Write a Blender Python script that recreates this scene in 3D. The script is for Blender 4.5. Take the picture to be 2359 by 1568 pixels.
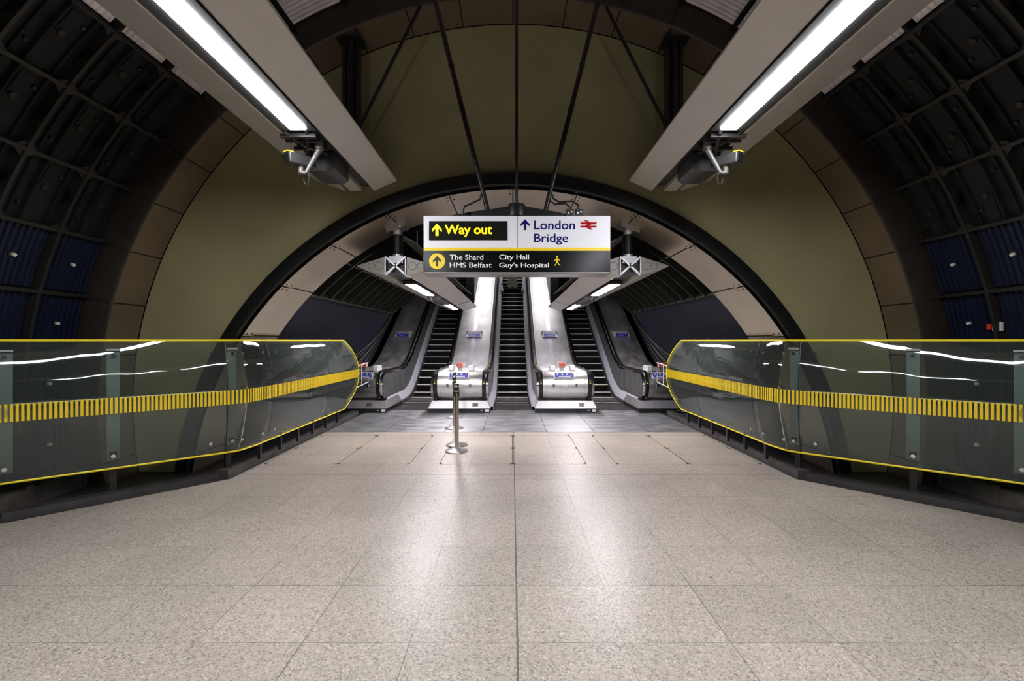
import bpy, bmesh, math, random
from mathutils import Vector, Matrix
random.seed(7)
R = math.radians
sc = bpy.context.scene
for o in list(bpy.data.objects): bpy.data.objects.remove(o)
COL = sc.collection

# ------------------------------------------------------------------ camera, world, exposure
EYE = 1.675
cam = bpy.data.cameras.new('camera'); cam.sensor_width = 36; cam.lens = 36*1066/2359
cam.clip_start = .05; cam.clip_end = 200
camo = bpy.data.objects.new('camera', cam); COL.objects.link(camo)
camo.location = (-.012, 0, EYE); camo.rotation_euler = (R(90), 0, 0)
sc.camera = camo
w = bpy.data.worlds.new('world'); sc.world = w; w.use_nodes = True
w.node_tree.nodes['Background'].inputs[0].default_value = (.5, .5, .55, 1)
w.node_tree.nodes['Background'].inputs[1].default_value = 0.0
sc.view_settings.view_transform = 'Standard'; sc.view_settings.look = 'None'
sc.view_settings.gamma = 1; sc.view_settings.use_curve_mapping = False
sc.view_settings.exposure = 0.0
HALL_LAMP = 72.0       # emission strength of the concourse tubes
SHAFT_LAMP = 112.0      # emission of the lamps over the escalator landing
CROWN_FILL = 9.0          # weak upward fill added to brighten the crown and upper wall
SLOPE_LAMP = 20.0      # emission of the lamps over the inclined flights

# ------------------------------------------------------------------ materials
def new_mat(name):
    m = bpy.data.materials.new(name); m.use_nodes = True
    nt = m.node_tree; b = nt.nodes['Principled BSDF']
    return m, nt, b
def simple(name, col, rough=.5, metal=0., noise=0., nscale=6., stretch=(1,1,1), bump=0., bscale=60, spec=.5, rn=0.):
    m, nt, b = new_mat(name)
    b.inputs['Base Color'].default_value = (*col, 1)
    b.inputs['Roughness'].default_value = rough; b.inputs['Metallic'].default_value = metal
    b.inputs['Specular IOR Level'].default_value = spec
    tc = nt.nodes.new('ShaderNodeTexCoord'); mp = nt.nodes.new('ShaderNodeMapping')
    mp.inputs['Scale'].default_value = stretch
    nt.links.new(tc.outputs['Object'], mp.inputs[0])
    if noise or rn:
        n = nt.nodes.new('ShaderNodeTexNoise'); n.inputs['Scale'].default_value = nscale; n.inputs['Detail'].default_value = 5
        nt.links.new(mp.outputs[0], n.inputs['Vector'])
        if noise:
            r = nt.nodes.new('ShaderNodeValToRGB')
            r.color_ramp.elements[0].position = .3; r.color_ramp.elements[1].position = .7
            r.color_ramp.elements[0].color = (*[c*(1-noise) for c in col], 1)
            r.color_ramp.elements[1].color = (*[min(1, c*(1+noise*.6)) for c in col], 1)
            nt.links.new(n.outputs['Fac'], r.inputs[0]); nt.links.new(r.outputs[0], b.inputs['Base Color'])
        if rn:
            mr = nt.nodes.new('ShaderNodeMapRange'); mr.inputs[1].default_value = .3; mr.inputs[2].default_value = .7
            mr.inputs[3].default_value = max(.03, rough-rn); mr.inputs[4].default_value = rough+rn
            nt.links.new(n.outputs['Fac'], mr.inputs[0]); nt.links.new(mr.outputs[0], b.inputs['Roughness'])
    if bump:
        n2 = nt.nodes.new('ShaderNodeTexNoise'); n2.inputs['Scale'].default_value = bscale
        nt.links.new(mp.outputs[0], n2.inputs['Vector'])
        bp = nt.nodes.new('ShaderNodeBump'); bp.inputs['Strength'].default_value = bump; bp.inputs['Distance'].default_value = .01
        nt.links.new(n2.outputs['Fac'], bp.inputs['Height']); nt.links.new(bp.outputs[0], b.inputs['Normal'])
    return m
def emis(name, col, s):
    m, nt, b = new_mat(name)
    b.inputs['Base Color'].default_value = (*[c*.8 for c in col], 1)
    b.inputs['Emission Color'].default_value = (*col, 1); b.inputs['Emission Strength'].default_value = s
    return m
def brushed(name, col, rough, stretch, bump=.12):
    return simple(name, col, rough, 1., .18, 5, stretch, bump, 9, rn=.06)

M = {}
M['cream'] = simple('cream_wall_paint', (.29, .257, .132), .42, 0, .14, 1.3, (1, 1, .8), .04, 30)
M['bronze'] = simple('bronze_cladding', (.23, .175, .115), .42, .55, .14, 2.2, (1, 1, 1), .03, 20, rn=.08)
M['bronze_soffit'] = simple('bronze_soffit', (.44, .375, .29), .42, .7, .12, 1.5, (1, 1, 1), .01, 12, rn=.05)
M['collar'] = simple('brown_collar', (.045, .034, .026), .4, .3, .2, 5)
M['black_ring'] = simple('black_ring', (.009, .009, .008), .45, .2, .3, 6)
M['iron'] = simple('dark_iron', (.009, .0105, .0098), .6, .1, .35, 7, (1, 1, 1), .25, 25, spec=.3)
M['iron_edge'] = simple('iron_flange', (.024, .022, .019), .5, .3, .3, 9)
M['blue'] = simple('blue_enamel', (.004, .0075, .026), .38, .1, .25, 5)
M['silver_panel'] = simple('silver_lining', (.78, .70, .68), .42, .3, .15, 6)
M['shaft_dark'] = simple('shaft_lining', (.008, .009, .008), .5, .3, .3, 8)
M['shaft_rib'] = simple('shaft_rib', (.035, .038, .028), .45, .5, .2, 8)
M['shaft_blue'] = simple('shaft_blue', (.003, .0045, .014), .6, 0, .35, 3, spec=.22)
M['steel'] = brushed('brushed_steel', (.76, .74, .76), .42, (40, 1, 1))
M['steel_deck'] = brushed('deck_steel', (.76, .74, .75), .52, (1, .5, .5), .08)
M['steel_drum'] = simple('drum_steel', (.72, .70, .68), .33, 1., .12, 3, (.4, 8, 8), .03, 6, rn=.06)
M['steel_dull'] = simple('dull_steel', (.50, .50, .51), .42, 1., .2, 6)
M['inner_steel'] = simple('inner_deck_steel', (.62, .62, .69), .46, .3, .1, 4)
M['base_steel'] = simple('post_base_steel', (.72, .70, .68), .3, .9)
M['arm_grey'] = simple('camera_arm_grey', (.15, .14, .13), .45, .3)
M['chrome'] = simple('polished_steel', (.72, .70, .70), .16, 1.)
M['post_steel'] = simple('post_steel', (.50, .46, .42), .22, 1.)
M['rubber'] = simple('black_rubber', (.008, .008, .009), .28, 0, .2, 10, spec=.4)
M['black'] = simple('black_paint', (.009, .009, .010), .4)
M['rod'] = simple('black_rod', (.014, .012, .011), .35, .3)
M['step'] = simple('step_dark', (.006, .006, .006), .5, .4, .3, 12, (30, 1, 1))
M['tread'] = simple('step_tread', (.05, .046, .042), .4, .6, .3, 12, (60, 1, 1))
M['nosing'] = simple('step_nosing', (.85, .82, .76), .4, .0, .25, 8, (3, 1, 1))
M['comb'] = simple('comb_plate', (.11, .095, .085), .38, .7, .3, 12, (1, 20, 1), .1, 20)
M['metal_floor'] = simple('metal_floor', (.42, .42, .435), .42, .75, .25, 2.5, (1, 2.5, 1), .04, 40, rn=.1)
M['kerb'] = simple('dark_kerb', (.045, .04, .037), .5, 0, .4, 4)
M['unit'] = simple('lamp_unit_paint', (.46, .43, .39), .42, .15, .05, 3)
M['unit_dark'] = simple('lamp_unit_recess', (.05, .048, .048), .45, .4)
M['yellow'] = simple('yellow_edge', (.85, .66, .0), .4)
M['yellow_band'] = simple('yellow_band', (.85, .60, .01), .35)
M['white_sign'] = simple('white_sign_face', (.84, .82, .86), .35)
M['black_sign'] = simple('black_sign_face', (.004, .004, .005), .18, spec=.22)
M['sign_yellow'] = simple('sign_yellow', (.92, .66, .01), .35)
M['navy'] = simple('navy_lettering', (.003, .004, .11), .6, spec=.1)
M['red'] = simple('red_mark', (.42, .004, .008), .6, spec=.1)
M['sign_white'] = simple('white_lettering', (.9, .88, .84), .4)
M['sign_case'] = simple('sign_case', (.33, .32, .31), .35, .7)
M['amber'] = emis('amber_display', (1., .74, .0), 1.15)
M['display'] = simple('display_black', (.006, .005, .002), .5, spec=.12)
M['joint'] = simple('joint_dark', (.02, .018, .016), .7)
M['white_box'] = simple('white_box', (.72, .71, .70), .35, .1)
M['stop_red'] = simple('stop_red', (.75, .03, .015), .35)
M['blue_label'] = simple('blue_label', (.015, .03, .30), .35)
M['plate'] = simple('number_plate', (.22, .21, .20), .4, .6)
M['yellow_dot'] = simple('yellow_dot', (.9, .7, .02), .4)
M['post_grey'] = simple('grey_green_post', (.32, .36, .34), .4, .3)
M['bronze_rail'] = simple('rail_steel', (.52, .50, .47), .28, .9)
M['cable'] = simple('grey_cable', (.02, .019, .018), .5)
M['camo'] = simple('mottled_board', (.030, .030, .005), .5, 0, .9, 14)
M['skirt_stone'] = simple('stained_skirting', (.07, .06, .052), .6, 0, .5, 5)
M['hall_lamp'] = emis('hall_lamp_lens', (.93, .95, 1.), HALL_LAMP)
M['up_lamp'] = emis('uplight_lens', (.98, .95, 1.), CROWN_FILL)
M['shaft_lamp'] = emis('landing_lamp_lens', (1., .95, 1.), SHAFT_LAMP)
M['slope_lamp'] = emis('slope_lamp_lens', (1., .96, 1.), SLOPE_LAMP)

def glass_mat():
    m = bpy.data.materials.new('tinted_glass'); m.use_nodes = True; nt = m.node_tree
    nt.nodes.clear(); N = nt.nodes.new; L = nt.links.new
    out = N('ShaderNodeOutputMaterial'); mix = N('ShaderNodeMixShader'); t = N('ShaderNodeBsdfTransparent'); g = N('ShaderNodeBsdfGlossy')
    t.inputs[0].default_value = (.80, .84, .82, 1); g.inputs['Color'].default_value = (.95, 1, .98, 1); g.inputs['Roughness'].default_value = .025
    f = N('ShaderNodeFresnel'); f.inputs['IOR'].default_value = 1.5
    tc = N('ShaderNodeTexCoord'); n = N('ShaderNodeTexNoise'); n.inputs['Scale'].default_value = 2.2; n.inputs['Detail'].default_value = 1
    b = N('ShaderNodeBump'); b.inputs['Strength'].default_value = .25; b.inputs['Distance'].default_value = .02
    L(tc.outputs['Object'], n.inputs['Vector']); L(n.outputs['Fac'], b.inputs['Height'])
    L(b.outputs[0], g.inputs['Normal'])
    L(f.outputs[0], mix.inputs[0]); L(t.outputs[0], mix.inputs[1]); L(g.outputs[0], mix.inputs[2])
    d = N('ShaderNodeBsdfDiffuse'); d.inputs[0].default_value = (.35, .38, .34, 1)
    mix2 = N('ShaderNodeMixShader'); mix2.inputs[0].default_value = .05
    L(mix.outputs[0], mix2.inputs[1]); L(d.outputs[0], mix2.inputs[2]); L(mix2.outputs[0], out.inputs[0])
    return m
M['glass'] = glass_mat()

def terrazzo():
    m, nt, b = new_mat('terrazzo'); N = nt.nodes.new; L = nt.links.new
    g = N('ShaderNodeNewGeometry'); s = N('ShaderNodeSeparateXYZ'); L(g.outputs['Position'], s.inputs[0])
    def math_(op, a, c=None, clamp=False):
        n = N('ShaderNodeMath'); n.operation = op; n.use_clamp = clamp
        for i, v in enumerate((a, c)):
            if v is None: continue
            if isinstance(v, (int, float)): n.inputs[i].default_value = v
            else: L(v, n.inputs[i])
        return n.outputs[0]
    vo = N('ShaderNodeTexVoronoi'); vo.inputs['Scale'].default_value = 105; L(g.outputs['Position'], vo.inputs['Vector'])
    sep = N('ShaderNodeSeparateColor'); L(vo.outputs['Color'], sep.inputs[0])
    r = N('ShaderNodeValToRGB'); cr = r.color_ramp
    cr.elements[0].position = 0; cr.elements[0].color = (.20, .18, .155, 1)
    cr.elements[1].position = 1; cr.elements[1].color = (.60, .53, .45, 1)
    for p, c in ((.05, (.26, .225, .19)), (.25, (.385, .33, .27)), (.7, (.44, .385, .325)), (.92, (.50, .445, .38))):
        e = cr.elements.new(p); e.color = (*c, 1)
    L(sep.outputs[0], r.inputs[0])
    v2 = N('ShaderNodeTexVoronoi'); v2.feature = 'DISTANCE_TO_EDGE'; v2.inputs['Scale'].default_value = 105; L(g.outputs['Position'], v2.inputs['Vector'])
    ed = N('ShaderNodeMapRange'); ed.inputs[1].default_value = 0; ed.inputs[2].default_value = .09; ed.inputs[3].default_value = .82; ed.inputs[4].default_value = 1
    L(v2.outputs['Distance'], ed.inputs[0])
    big = N('ShaderNodeTexNoise'); big.inputs['Scale'].default_value = .9; big.inputs['Detail'].default_value = 4; L(g.outputs['Position'], big.inputs['Vector'])
    bm_ = N('ShaderNodeMapRange'); bm_.inputs[1].default_value = .3; bm_.inputs[2].default_value = .7; bm_.inputs[3].default_value = .88; bm_.inputs[4].default_value = 1.08
    L(big.outputs['Fac'], bm_.inputs[0])
    # slabs: each one a touch different
    tx = math_('DIVIDE', math_('SUBTRACT', s.outputs[0], .015), .595)
    ty = math_('DIVIDE', math_('SUBTRACT', s.outputs[1], 2.568), .6)
    cx = N('ShaderNodeCombineXYZ'); L(math_('FLOOR', tx), cx.inputs[0]); L(math_('FLOOR', ty), cx.inputs[1])
    wn = N('ShaderNodeTexWhiteNoise'); wn.noise_dimensions = '2D'; L(cx.outputs[0], wn.inputs['Vector'])
    tv = N('ShaderNodeMapRange'); tv.inputs[3].default_value = .93; tv.inputs[4].default_value = 1.05; L(wn.outputs['Value'], tv.inputs[0])
    k = math_('MULTIPLY', math_('MULTIPLY', ed.outputs[0], bm_.outputs[0]), tv.outputs[0])
    def line(t, wdt):
        fr = math_('FRACT', t); d = math_('MINIMUM', fr, math_('SUBTRACT', 1, fr))
        return math_('LESS_THAN', d, wdt)
    ln = N('ShaderNodeTexNoise'); ln.inputs['Scale'].default_value = 1.1; ln.inputs['Detail'].default_value = 2; L(g.outputs['Position'], ln.inputs['Vector'])
    lv = N('ShaderNodeMapRange'); lv.inputs[1].default_value = .42; lv.inputs[2].default_value = .62; lv.inputs[3].default_value = .3; lv.inputs[4].default_value = .85; L(ln.outputs['Fac'], lv.inputs[0])
    lines = math_('MAXIMUM', line(tx, .0045), line(ty, .0045))
    ctr = math_('LESS_THAN', math_('ABSOLUTE', math_('SUBTRACT', s.outputs[0], .018)), .0055)
    exj = math_('LESS_THAN', math_('ABSOLUTE', math_('SUBTRACT', s.outputs[1], 5.78)), .012)
    strong = math_('MAXIMUM', math_('MULTIPLY', ctr, .8), math_('MULTIPLY', exj, .45))
    lf = math_('MAXIMUM', math_('MULTIPLY', lines, lv.outputs[0]), strong)
    mul = N('ShaderNodeMix'); mul.data_type = 'RGBA'; mul.blend_type = 'MULTIPLY'; mul.inputs[0].default_value = 1
    L(r.outputs[0], mul.inputs[6]); cc = N('ShaderNodeCombineColor')
    for i in range(3): L(k, cc.inputs[i])
    L(cc.outputs[0], mul.inputs[7])
    # dropped gum and small stains
    sp = N('ShaderNodeTexVoronoi'); sp.inputs['Scale'].default_value = 1.9; L(g.outputs['Position'], sp.inputs['Vector'])
    spot = math_('MULTIPLY', math_('LESS_THAN', sp.outputs['Distance'], .028), .7)
    lf = math_('MAXIMUM', lf, spot)
    mx = N('ShaderNodeMix'); mx.data_type = 'RGBA'; L(lf, mx.inputs[0]); L(mul.outputs[2], mx.inputs[6]); mx.inputs[7].default_value = (.05, .047, .045, 1)
    L(mx.outputs[2], b.inputs['Base Color'])
    rr = N('ShaderNodeMapRange'); rr.inputs[3].default_value = .34; rr.inputs[4].default_value = .42; L(big.outputs['Fac'], rr.inputs[0]); L(rr.outputs[0], b.inputs['Roughness'])
    return m
M['terrazzo'] = terrazzo()

# ------------------------------------------------------------------ mesh helpers
class MB:
    def __init__(s): s.v = []; s.f = []; s.mi = []; s.sm = []
    def face(s, pts, mi=0, smooth=False):
        n = len(s.v); s.v += [tuple(p) for p in pts]; s.f.append(tuple(range(n, n+len(pts)))); s.mi.append(mi); s.sm.append(smooth)
    def grid(s, rows, mi=0, smooth=True, close_u=False, close_v=False):
        n = len(s.v); a = len(rows); b = len(rows[0])
        for r_ in rows: s.v += [tuple(p) for p in r_]
        for i in range(a if close_v else a-1):
            for j in range(b if close_u else b-1):
                i2 = (i+1) % a; j2 = (j+1) % b
                s.f.append((n+i*b+j, n+i*b+j2, n+i2*b+j2, n+i2*b+j)); s.mi.append(mi); s.sm.append(smooth)
        return s
    def box(s, x0, x1, y0, y1, z0, z1, mi=0):
        n = len(s.v)
        s.v += [(x, y, z) for x in (x0, x1) for y in (y0, y1) for z in (z0, z1)]
        for q in ((0, 1, 3, 2), (4, 6, 7, 5), (0, 4, 5, 1), (2, 3, 7, 6), (0, 2, 6, 4), (1, 5, 7, 3)):
            s.f.append(tuple(n+i for i in q)); s.mi.append(mi); s.sm.append(False)
        return s
    def obox(s, c, ax, ay, az, mi=0):   # oriented box: centre and three half-axis vectors
        c, ax, ay, az = map(Vector, (c, ax, ay, az)); n = len(s.v)
        s.v += [tuple(c+i*ax+j*ay+k*az) for i in (-1, 1) for j in (-1, 1) for k in (-1, 1)]
        for q in ((0, 1, 3, 2), (4, 6, 7, 5), (0, 4, 5, 1), (2, 3, 7, 6), (0, 2, 6, 4), (1, 5, 7, 3)):
            s.f.append(tuple(n+i for i in q)); s.mi.append(mi); s.sm.append(False)
        return s
    def tube(s, pts, r, seg=10, mi=0, cap=True):
        pts = [Vector(p) for p in pts]; rows = []
        rs = r if isinstance(r, (list, tuple)) else [r]*len(pts)
        up = None
        for i, p in enumerate(pts):
            t = (pts[min(i+1, len(pts)-1)]-pts[max(i-1, 0)]).normalized()
            if up is None:
                up = Vector((0, 0, 1)) if abs(t.z) < .9 else Vector((1, 0, 0))
            a = t.cross(up).normalized(); b_ = a.cross(t).normalized(); up = b_
            rows.append([p+rs[i]*(math.cos(k*2*math.pi/seg)*a+math.sin(k*2*math.pi/seg)*b_) for k in range(seg)])
        s.grid(rows, mi, True, close_u=True)
        if cap: s.face(rows[0][::-1], mi); s.face(rows[-1], mi)
        return s
    def lathe(s, prof, c=(0, 0, 0), seg=32, mi=0):   # prof: (r, z)
        rows = [[(c[0]+r_*math.cos(k*2*math.pi/seg), c[1]+r_*math.sin(k*2*math.pi/seg), c[2]+z) for k in range(seg)] for r_, z in prof]
        s.grid(rows, mi, True, close_u=True); return s
    def disc(s, c, ax, r, h, seg=20, mi=0):          # short cylinder about axis ax
        c = Vector(c); ax = Vector(ax).normalized()
        s.tube([c, c+ax*h], r, seg, mi); return s
    def prism(s, poly, y0, y1, mi=0):                # poly in (x,z), extruded along y
        s.face([(x, y0, z) for x, z in poly], mi); s.face([(x, y1, z) for x, z in poly][::-1], mi)
        n = len(poly)
        for i in range(n):
            (a, b_), (c, d) = poly[i], poly[(i+1) % n]
            s.face([(a, y0, b_), (a, y1, b_), (c, y1, d), (c, y0, d)], mi)
        return s
    def build(s, name, mats, parent=None, loc=None, autosmooth=True):
        me = bpy.data.meshes.new(name); me.from_pydata(s.v, [], s.f)
        if not isinstance(mats, (list, tuple)): mats = [mats]
        for m in mats: me.materials.append(M[m] if isinstance(m, str) else m)
        for p, mi, sm in zip(me.polygons, s.mi, s.sm): p.material_index = mi; p.use_smooth = sm
        b = bmesh.new(); b.from_mesh(me); bmesh.ops.remove_doubles(b, verts=b.verts, dist=1e-5)
        bmesh.ops.recalc_face_normals(b, faces=b.faces); b.to_mesh(me); b.free()
        me.set_sharp_from_angle(angle=R(35))
        o = bpy.data.objects.new(name, me); COL.objects.link(o)
        if parent: o.parent = parent
        if loc: o.location = loc
        return o
def tag(o, label=None, cat=None, group=None, kind=None):
    if label: o['label'] = label
    if cat: o['category'] = cat
    if group: o['group'] = group
    if kind: o['kind'] = kind
    return o
def empty(name, loc=(0, 0, 0), label=None, cat=None, group=None):
    o = bpy.data.objects.new(name, None); COL.objects.link(o); o.location = loc; o.empty_display_size = .1
    return tag(o, label, cat, group)
def child(mb, name, mat, root, **kw):                # world-coordinate mesh hung under root, keeping its place
    o = mb.build(name, mat); o.parent = root
    off = Vector(root.location); p = root.parent
    while p: off += p.location; p = p.parent
    o.data.transform(Matrix.Translation(-off))
    return tag(o, **kw)
def sub(mb, name, mat, part, root, **kw):            # sub-part in world coordinates (part sits at its root's origin)
    o = mb.build(name, mat); o.parent = part; o.data.transform(Matrix.Translation(-Vector(root.location))); return tag(o, **kw)
def struct(mb, name, mat, label, cat='wall', **kw):
    o = mb.build(name, mat); return tag(o, label, cat, kind='structure', **kw)
def bevel(o, w_=.006, seg=2):
    md = o.modifiers.new('bevel', 'BEVEL'); md.width = w_; md.segments = seg; md.limit_method = 'ANGLE'; md.angle_limit = R(40); return o
def W(px, py, d):                                    # where a line of sight of the photo meets depth d
    return Vector(((px-1182)*d/1066, d, EYE+(784-py)*d/1066))
def arc(cx, cz, r_, a0, a1, n):
    return [(cx+r_*math.cos(R(a0+(a1-a0)*i/n)), cz+r_*math.sin(R(a0+(a1-a0)*i/n))) for i in range(n+1)]

# ------------------------------------------------------------------ the place: sizes
ZC, RT = .86, 5.1          # concourse tunnel axis height, inside radius at the flanges
RB = 4.84                  # bronze collar radius
ZA, RA, RI = -.5, 4.30, 4.13   # arch centre, outer and inner radius of its black ring
DW = 5.9                   # end wall
D0, SL = 13.64, math.tan(R(30))
DEND = 31.0
def base(d, wd=.75):
    t = d-D0
    if t <= -wd: return 0.
    if t >= wd: return SL*t
    return SL*(t+wd)**2/(4*wd)

# ------------------------------------------------------------------ floor
HOLES = [(-3.38, -1.40), (-1.0, 1.0), (1.40, 3.38)]
HY = (6.27, 8.16)
b = MB()
b.face([(-5.03, -8, 0), (5.03, -8, 0), (5.03, 3.85, 0), (3.42, 5.6, 0), (-3.42, 5.6, 0), (-5.03, 3.85, 0)])
b.face([(-3.42, 5.6, 0), (3.42, 5.6, 0), (3.42, HY[0], 0), (-3.42, HY[0], 0)])
b.face([(-3.42, HY[1], 0), (3.42, HY[1], 0), (3.42, 8.46, 0), (-3.42, 8.46, 0)])
xs = [-3.42]+[v for h in HOLES for v in h]+[3.42]
for i in range(0, len(xs), 2):
    b.face([(xs[i], HY[0], 0), (xs[i+1], HY[0], 0), (xs[i+1], HY[1], 0), (xs[i], HY[1], 0)])
for (x0, x1) in HOLES:
    b.box(x0-.001, x1+.001, HY[0], HY[1], -.06, -.045, 1)
struct(b, 'floor', ['terrazzo', 'joint'], 'polished speckled beige terrazzo slabs with dark joints', 'floor')
covn = 0
rowname = {0: 'near', 1: 'far'}
for hi, (x0, x1) in enumerate(HOLES):
    xm = (x0+x1)/2; ym = 7.21
    for jx in range(2):
        for jy in range(2):
            a0, a1 = ((x0, xm), (xm, x1))[jx]; c0, c1 = ((HY[0], ym), (ym, HY[1]))[jy]
            g_ = .007; a0 += g_; a1 -= g_; c0 += g_; c1 -= g_; ch = .05
            poly = [(a0+ch, c0), (a1-ch, c0), (a1, c0+ch), (a1, c1-ch), (a1-ch, c1), (a0+ch, c1), (a0, c1-ch), (a0, c0+ch)]
            m = MB(); m.face([(x, y, 0) for x, y in poly]); m.face([(x, y, -.044) for x, y in poly][::-1])
            for i in range(8):
                p, q = poly[i], poly[(i+1) % 8]; m.face([(*p, 0), (*p, -.044), (*q, -.044), (*q, 0)])
            o = m.build('floor_access_cover', 'terrazzo')
            side = ('left', 'middle', 'right')[hi]
            tag(o, 'terrazzo floor cover, %s %s quarter of the %s group of four' % (rowname[jy], ('left', 'right')[jx], side), 'floor cover', 'terrazzo access covers before the escalators')
b = MB().box(-3.42, 3.42, 8.46, 11.15, -.06, -.001)
for x in (-2.35, -1.25, -.55, .62, 1.5, 2.5): b.box(x-.004, x+.004, 8.47, 10.7, -.002, .0008, 1)
b.box(-3.4, 3.4, 8.455, 8.465, -.002, .001, 1)
struct(b, 'trim_1', ['metal_floor', 'joint'], 'grey brushed metal floor plates in front of the escalators', 'floor plate')
b = MB()
for s in (-1, 1):
    b.box(s*3.42, s*4.30, 5.6, 12.5, -.05, -.004)
    b.face([(s*5.1, 3.75, -.004), (s*3.42, 5.6, -.004), (s*5.1, 5.6, -.004)])
    b.box(s*3.42, s*5.1, 5.6, 5.9, -.05, -.005)
    b.box(s*3.46, s*3.60, 5.62, 10.4, -.01, .10)
    n = Vector((s*-.73, -.68, 0)); p0 = Vector((s*3.53, 5.66, 0)); p1 = Vector((s*4.86, 4.3, 0)); t_ = (p1-p0)
    b.obox((p0+p1)/2+Vector((0, .1, .02)), t_/2, t_.normalized().cross(Vector((0, 0, 1)))*.07, (0, 0, .03))
struct(b, 'trim_2', 'kerb', 'dark dirty kerb and gutter strip under the glass balustrades', 'kerb')
b = MB()
for s in (-1, 1):
    for i in range(10):
        y = 5.75+i*.48; b.box(s*3.452, s*3.462, y, y+.012, .0, .098)
# ------------------------------------------------------------------ end wall with its arched opening
def polar(zc, r_, a, y): return (r_*math.cos(R(a)), y, zc+r_*math.sin(R(a)))
b = MB(); rows = []
ao = math.degrees(math.asin(-ZC/RB)); ai = math.degrees(math.asin(-ZA/RA))
NS = 96
for k in range(9):
    f = k/8; row = []
    for i in range(NS+1):
        t = i/NS; p = Vector(polar(ZC, RB, ao+(180-2*ao)*t, DW)); q = Vector(polar(ZA, RA, ai+(180-2*ai)*t, DW))
        row.append(p.lerp(q, f))
    rows.append(row)
b.grid(rows, 0, True)
struct(b, 'wall_back', 'cream', 'olive cream painted end wall pierced by the wide arch')
# seam scratches are part of the wall surface: fine raised beads
b = MB()
for zz, xa in ((4.58, 1.75), (4.05, 1.4)):
    b.box(-xa, xa, DW-.003, DW+.004, zz, zz+.004)
for s in (-1, 1): b.box(s*2.9, s*2.904, DW-.003, DW+.004, 2.75, 4.5)
struct(b, 'trim_3', 'cream', 'thin seams of the cream end wall', 'wall seam')
# bronze collar panels
b = MB(); g = .10
for k in range(-2, 26):
    a0, a1 = 7.5*k+g, 7.5*(k+1)-g
    if k == -2: a0 = -11
    if k == 25: a1 = 191
    for (ra, mi) in ((RB, 0),):
        b.grid([[polar(ZC, ra, a0+(a1-a0)*i/5, y) for i in range(6)] for y in (5.405, 5.43, DW-.02)], 0, True)
    for a in (a0+.7, a1-.7): b.disc(polar(ZC, RB-.001, a, 5.82), (math.cos(R(a)), 0, math.sin(R(a))), .008, .01, 8, 1)
b.grid([[polar(ZC, RB+.012, -11+202*i/120, y) for i in range(121)] for y in (5.41, DW+.0)], 1, True)
struct(b, 'trim_4', ['bronze', 'joint'], 'bronze cladding panels lining the rim of the end wall', 'cladding')
b = MB()
b.grid([[polar(ZC, r_, -11+202*i/120, y) for i in range(121)] for r_, y in ((RB, 5.41), (RB-.006, 5.40), (RB+.02, 5.385), (RB+.30, 5.40), (RB+.45, 5.42))], 0, True)
for k in range(-1, 26):
    b.obox(polar(ZC, RB+.13, 7.5*k, 5.383), (.12*math.cos(R(7.5*k)), 0, .12*math.sin(R(7.5*k))), (0, .006, 0), (-.004*math.sin(R(7.5*k)), 0, .004*math.cos(R(7.5*k))), 1)
struct(b, 'trim_5', ['collar', 'joint'], 'dark brown flange ring between tunnel lining and bronze panels', 'ring flange')
# black ring round the arch
b = MB(); n = 96; a0 = 6.4; a1 = 173.6
prof = [(RA+.01, DW+.01), (RA+.01, DW-.05), (RA-.02, DW-.07), (RI+.02, DW-.07), (RI, DW-.05), (RI, DW+.0)]
b.grid([[polar(ZA, r_, a0+(a1-a0)*i/n, y) for i in range(n+1)] for r_, y in prof], 0, False)
for k in range(24):
    a = 10+160*k/23; b.disc(polar(ZA, (RA+RI)/2, a, DW-.078), (0, 1, 0), .012, .01, 8, 1)
struct(b, 'trim_6', ['black_ring', 'black'], 'black steel ring round the arched opening', 'arch ring')
# bronze soffit: riveted strip then wide panels
b = MB(); g = .12
ang = [90+11.4*k for k in range(-8, 8)]
RS = 4.11
for k in range(-8, 8):
    a0, a1 = max(90+11.4*k+g, 6.9), min(90+11.4*(k+1)-g, 173.1)
    if a1 <= a0: continue
    b.grid([[polar(ZA, RS-.02, a0+(a1-a0)*i/6, y) for i in range(7)] for y in (DW-.04, 6.09)], 0, True)
    b.grid([[polar(ZA, RS-(.02 if y == 6.09 else .0), a0+(a1-a0)*i/6, y) for i in range(7)] for y in (6.09, 6.091)], 0, False)
    b.grid([[polar(ZA, RS, a0+(a1-a0)*i/6, y) for i in range(7)] for y in (6.10, 6.8)], 0, True)
    for a in (a0+.45, a1-.45):
        for y in (5.92, 6.04): b.disc(polar(ZA, RS-.028, a, y), (math.cos(R(a)), 0, math.sin(R(a))), .010, .01, 8, 1)
b.grid([[polar(ZA, RS+.015, 6.8+166.4*i/80, y) for i in range(81)] for y in (DW, 6.8)], 1, True)
b.grid([[polar(ZA, r_, 6.8+166.4*i/80, 6.8) for i in range(81)] for r_ in (RS, RS+.25)], 1, True)
struct(b, 'trim_7', ['bronze_soffit', 'joint'], 'brushed bronze soffit panels inside the arch', 'soffit')

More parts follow.
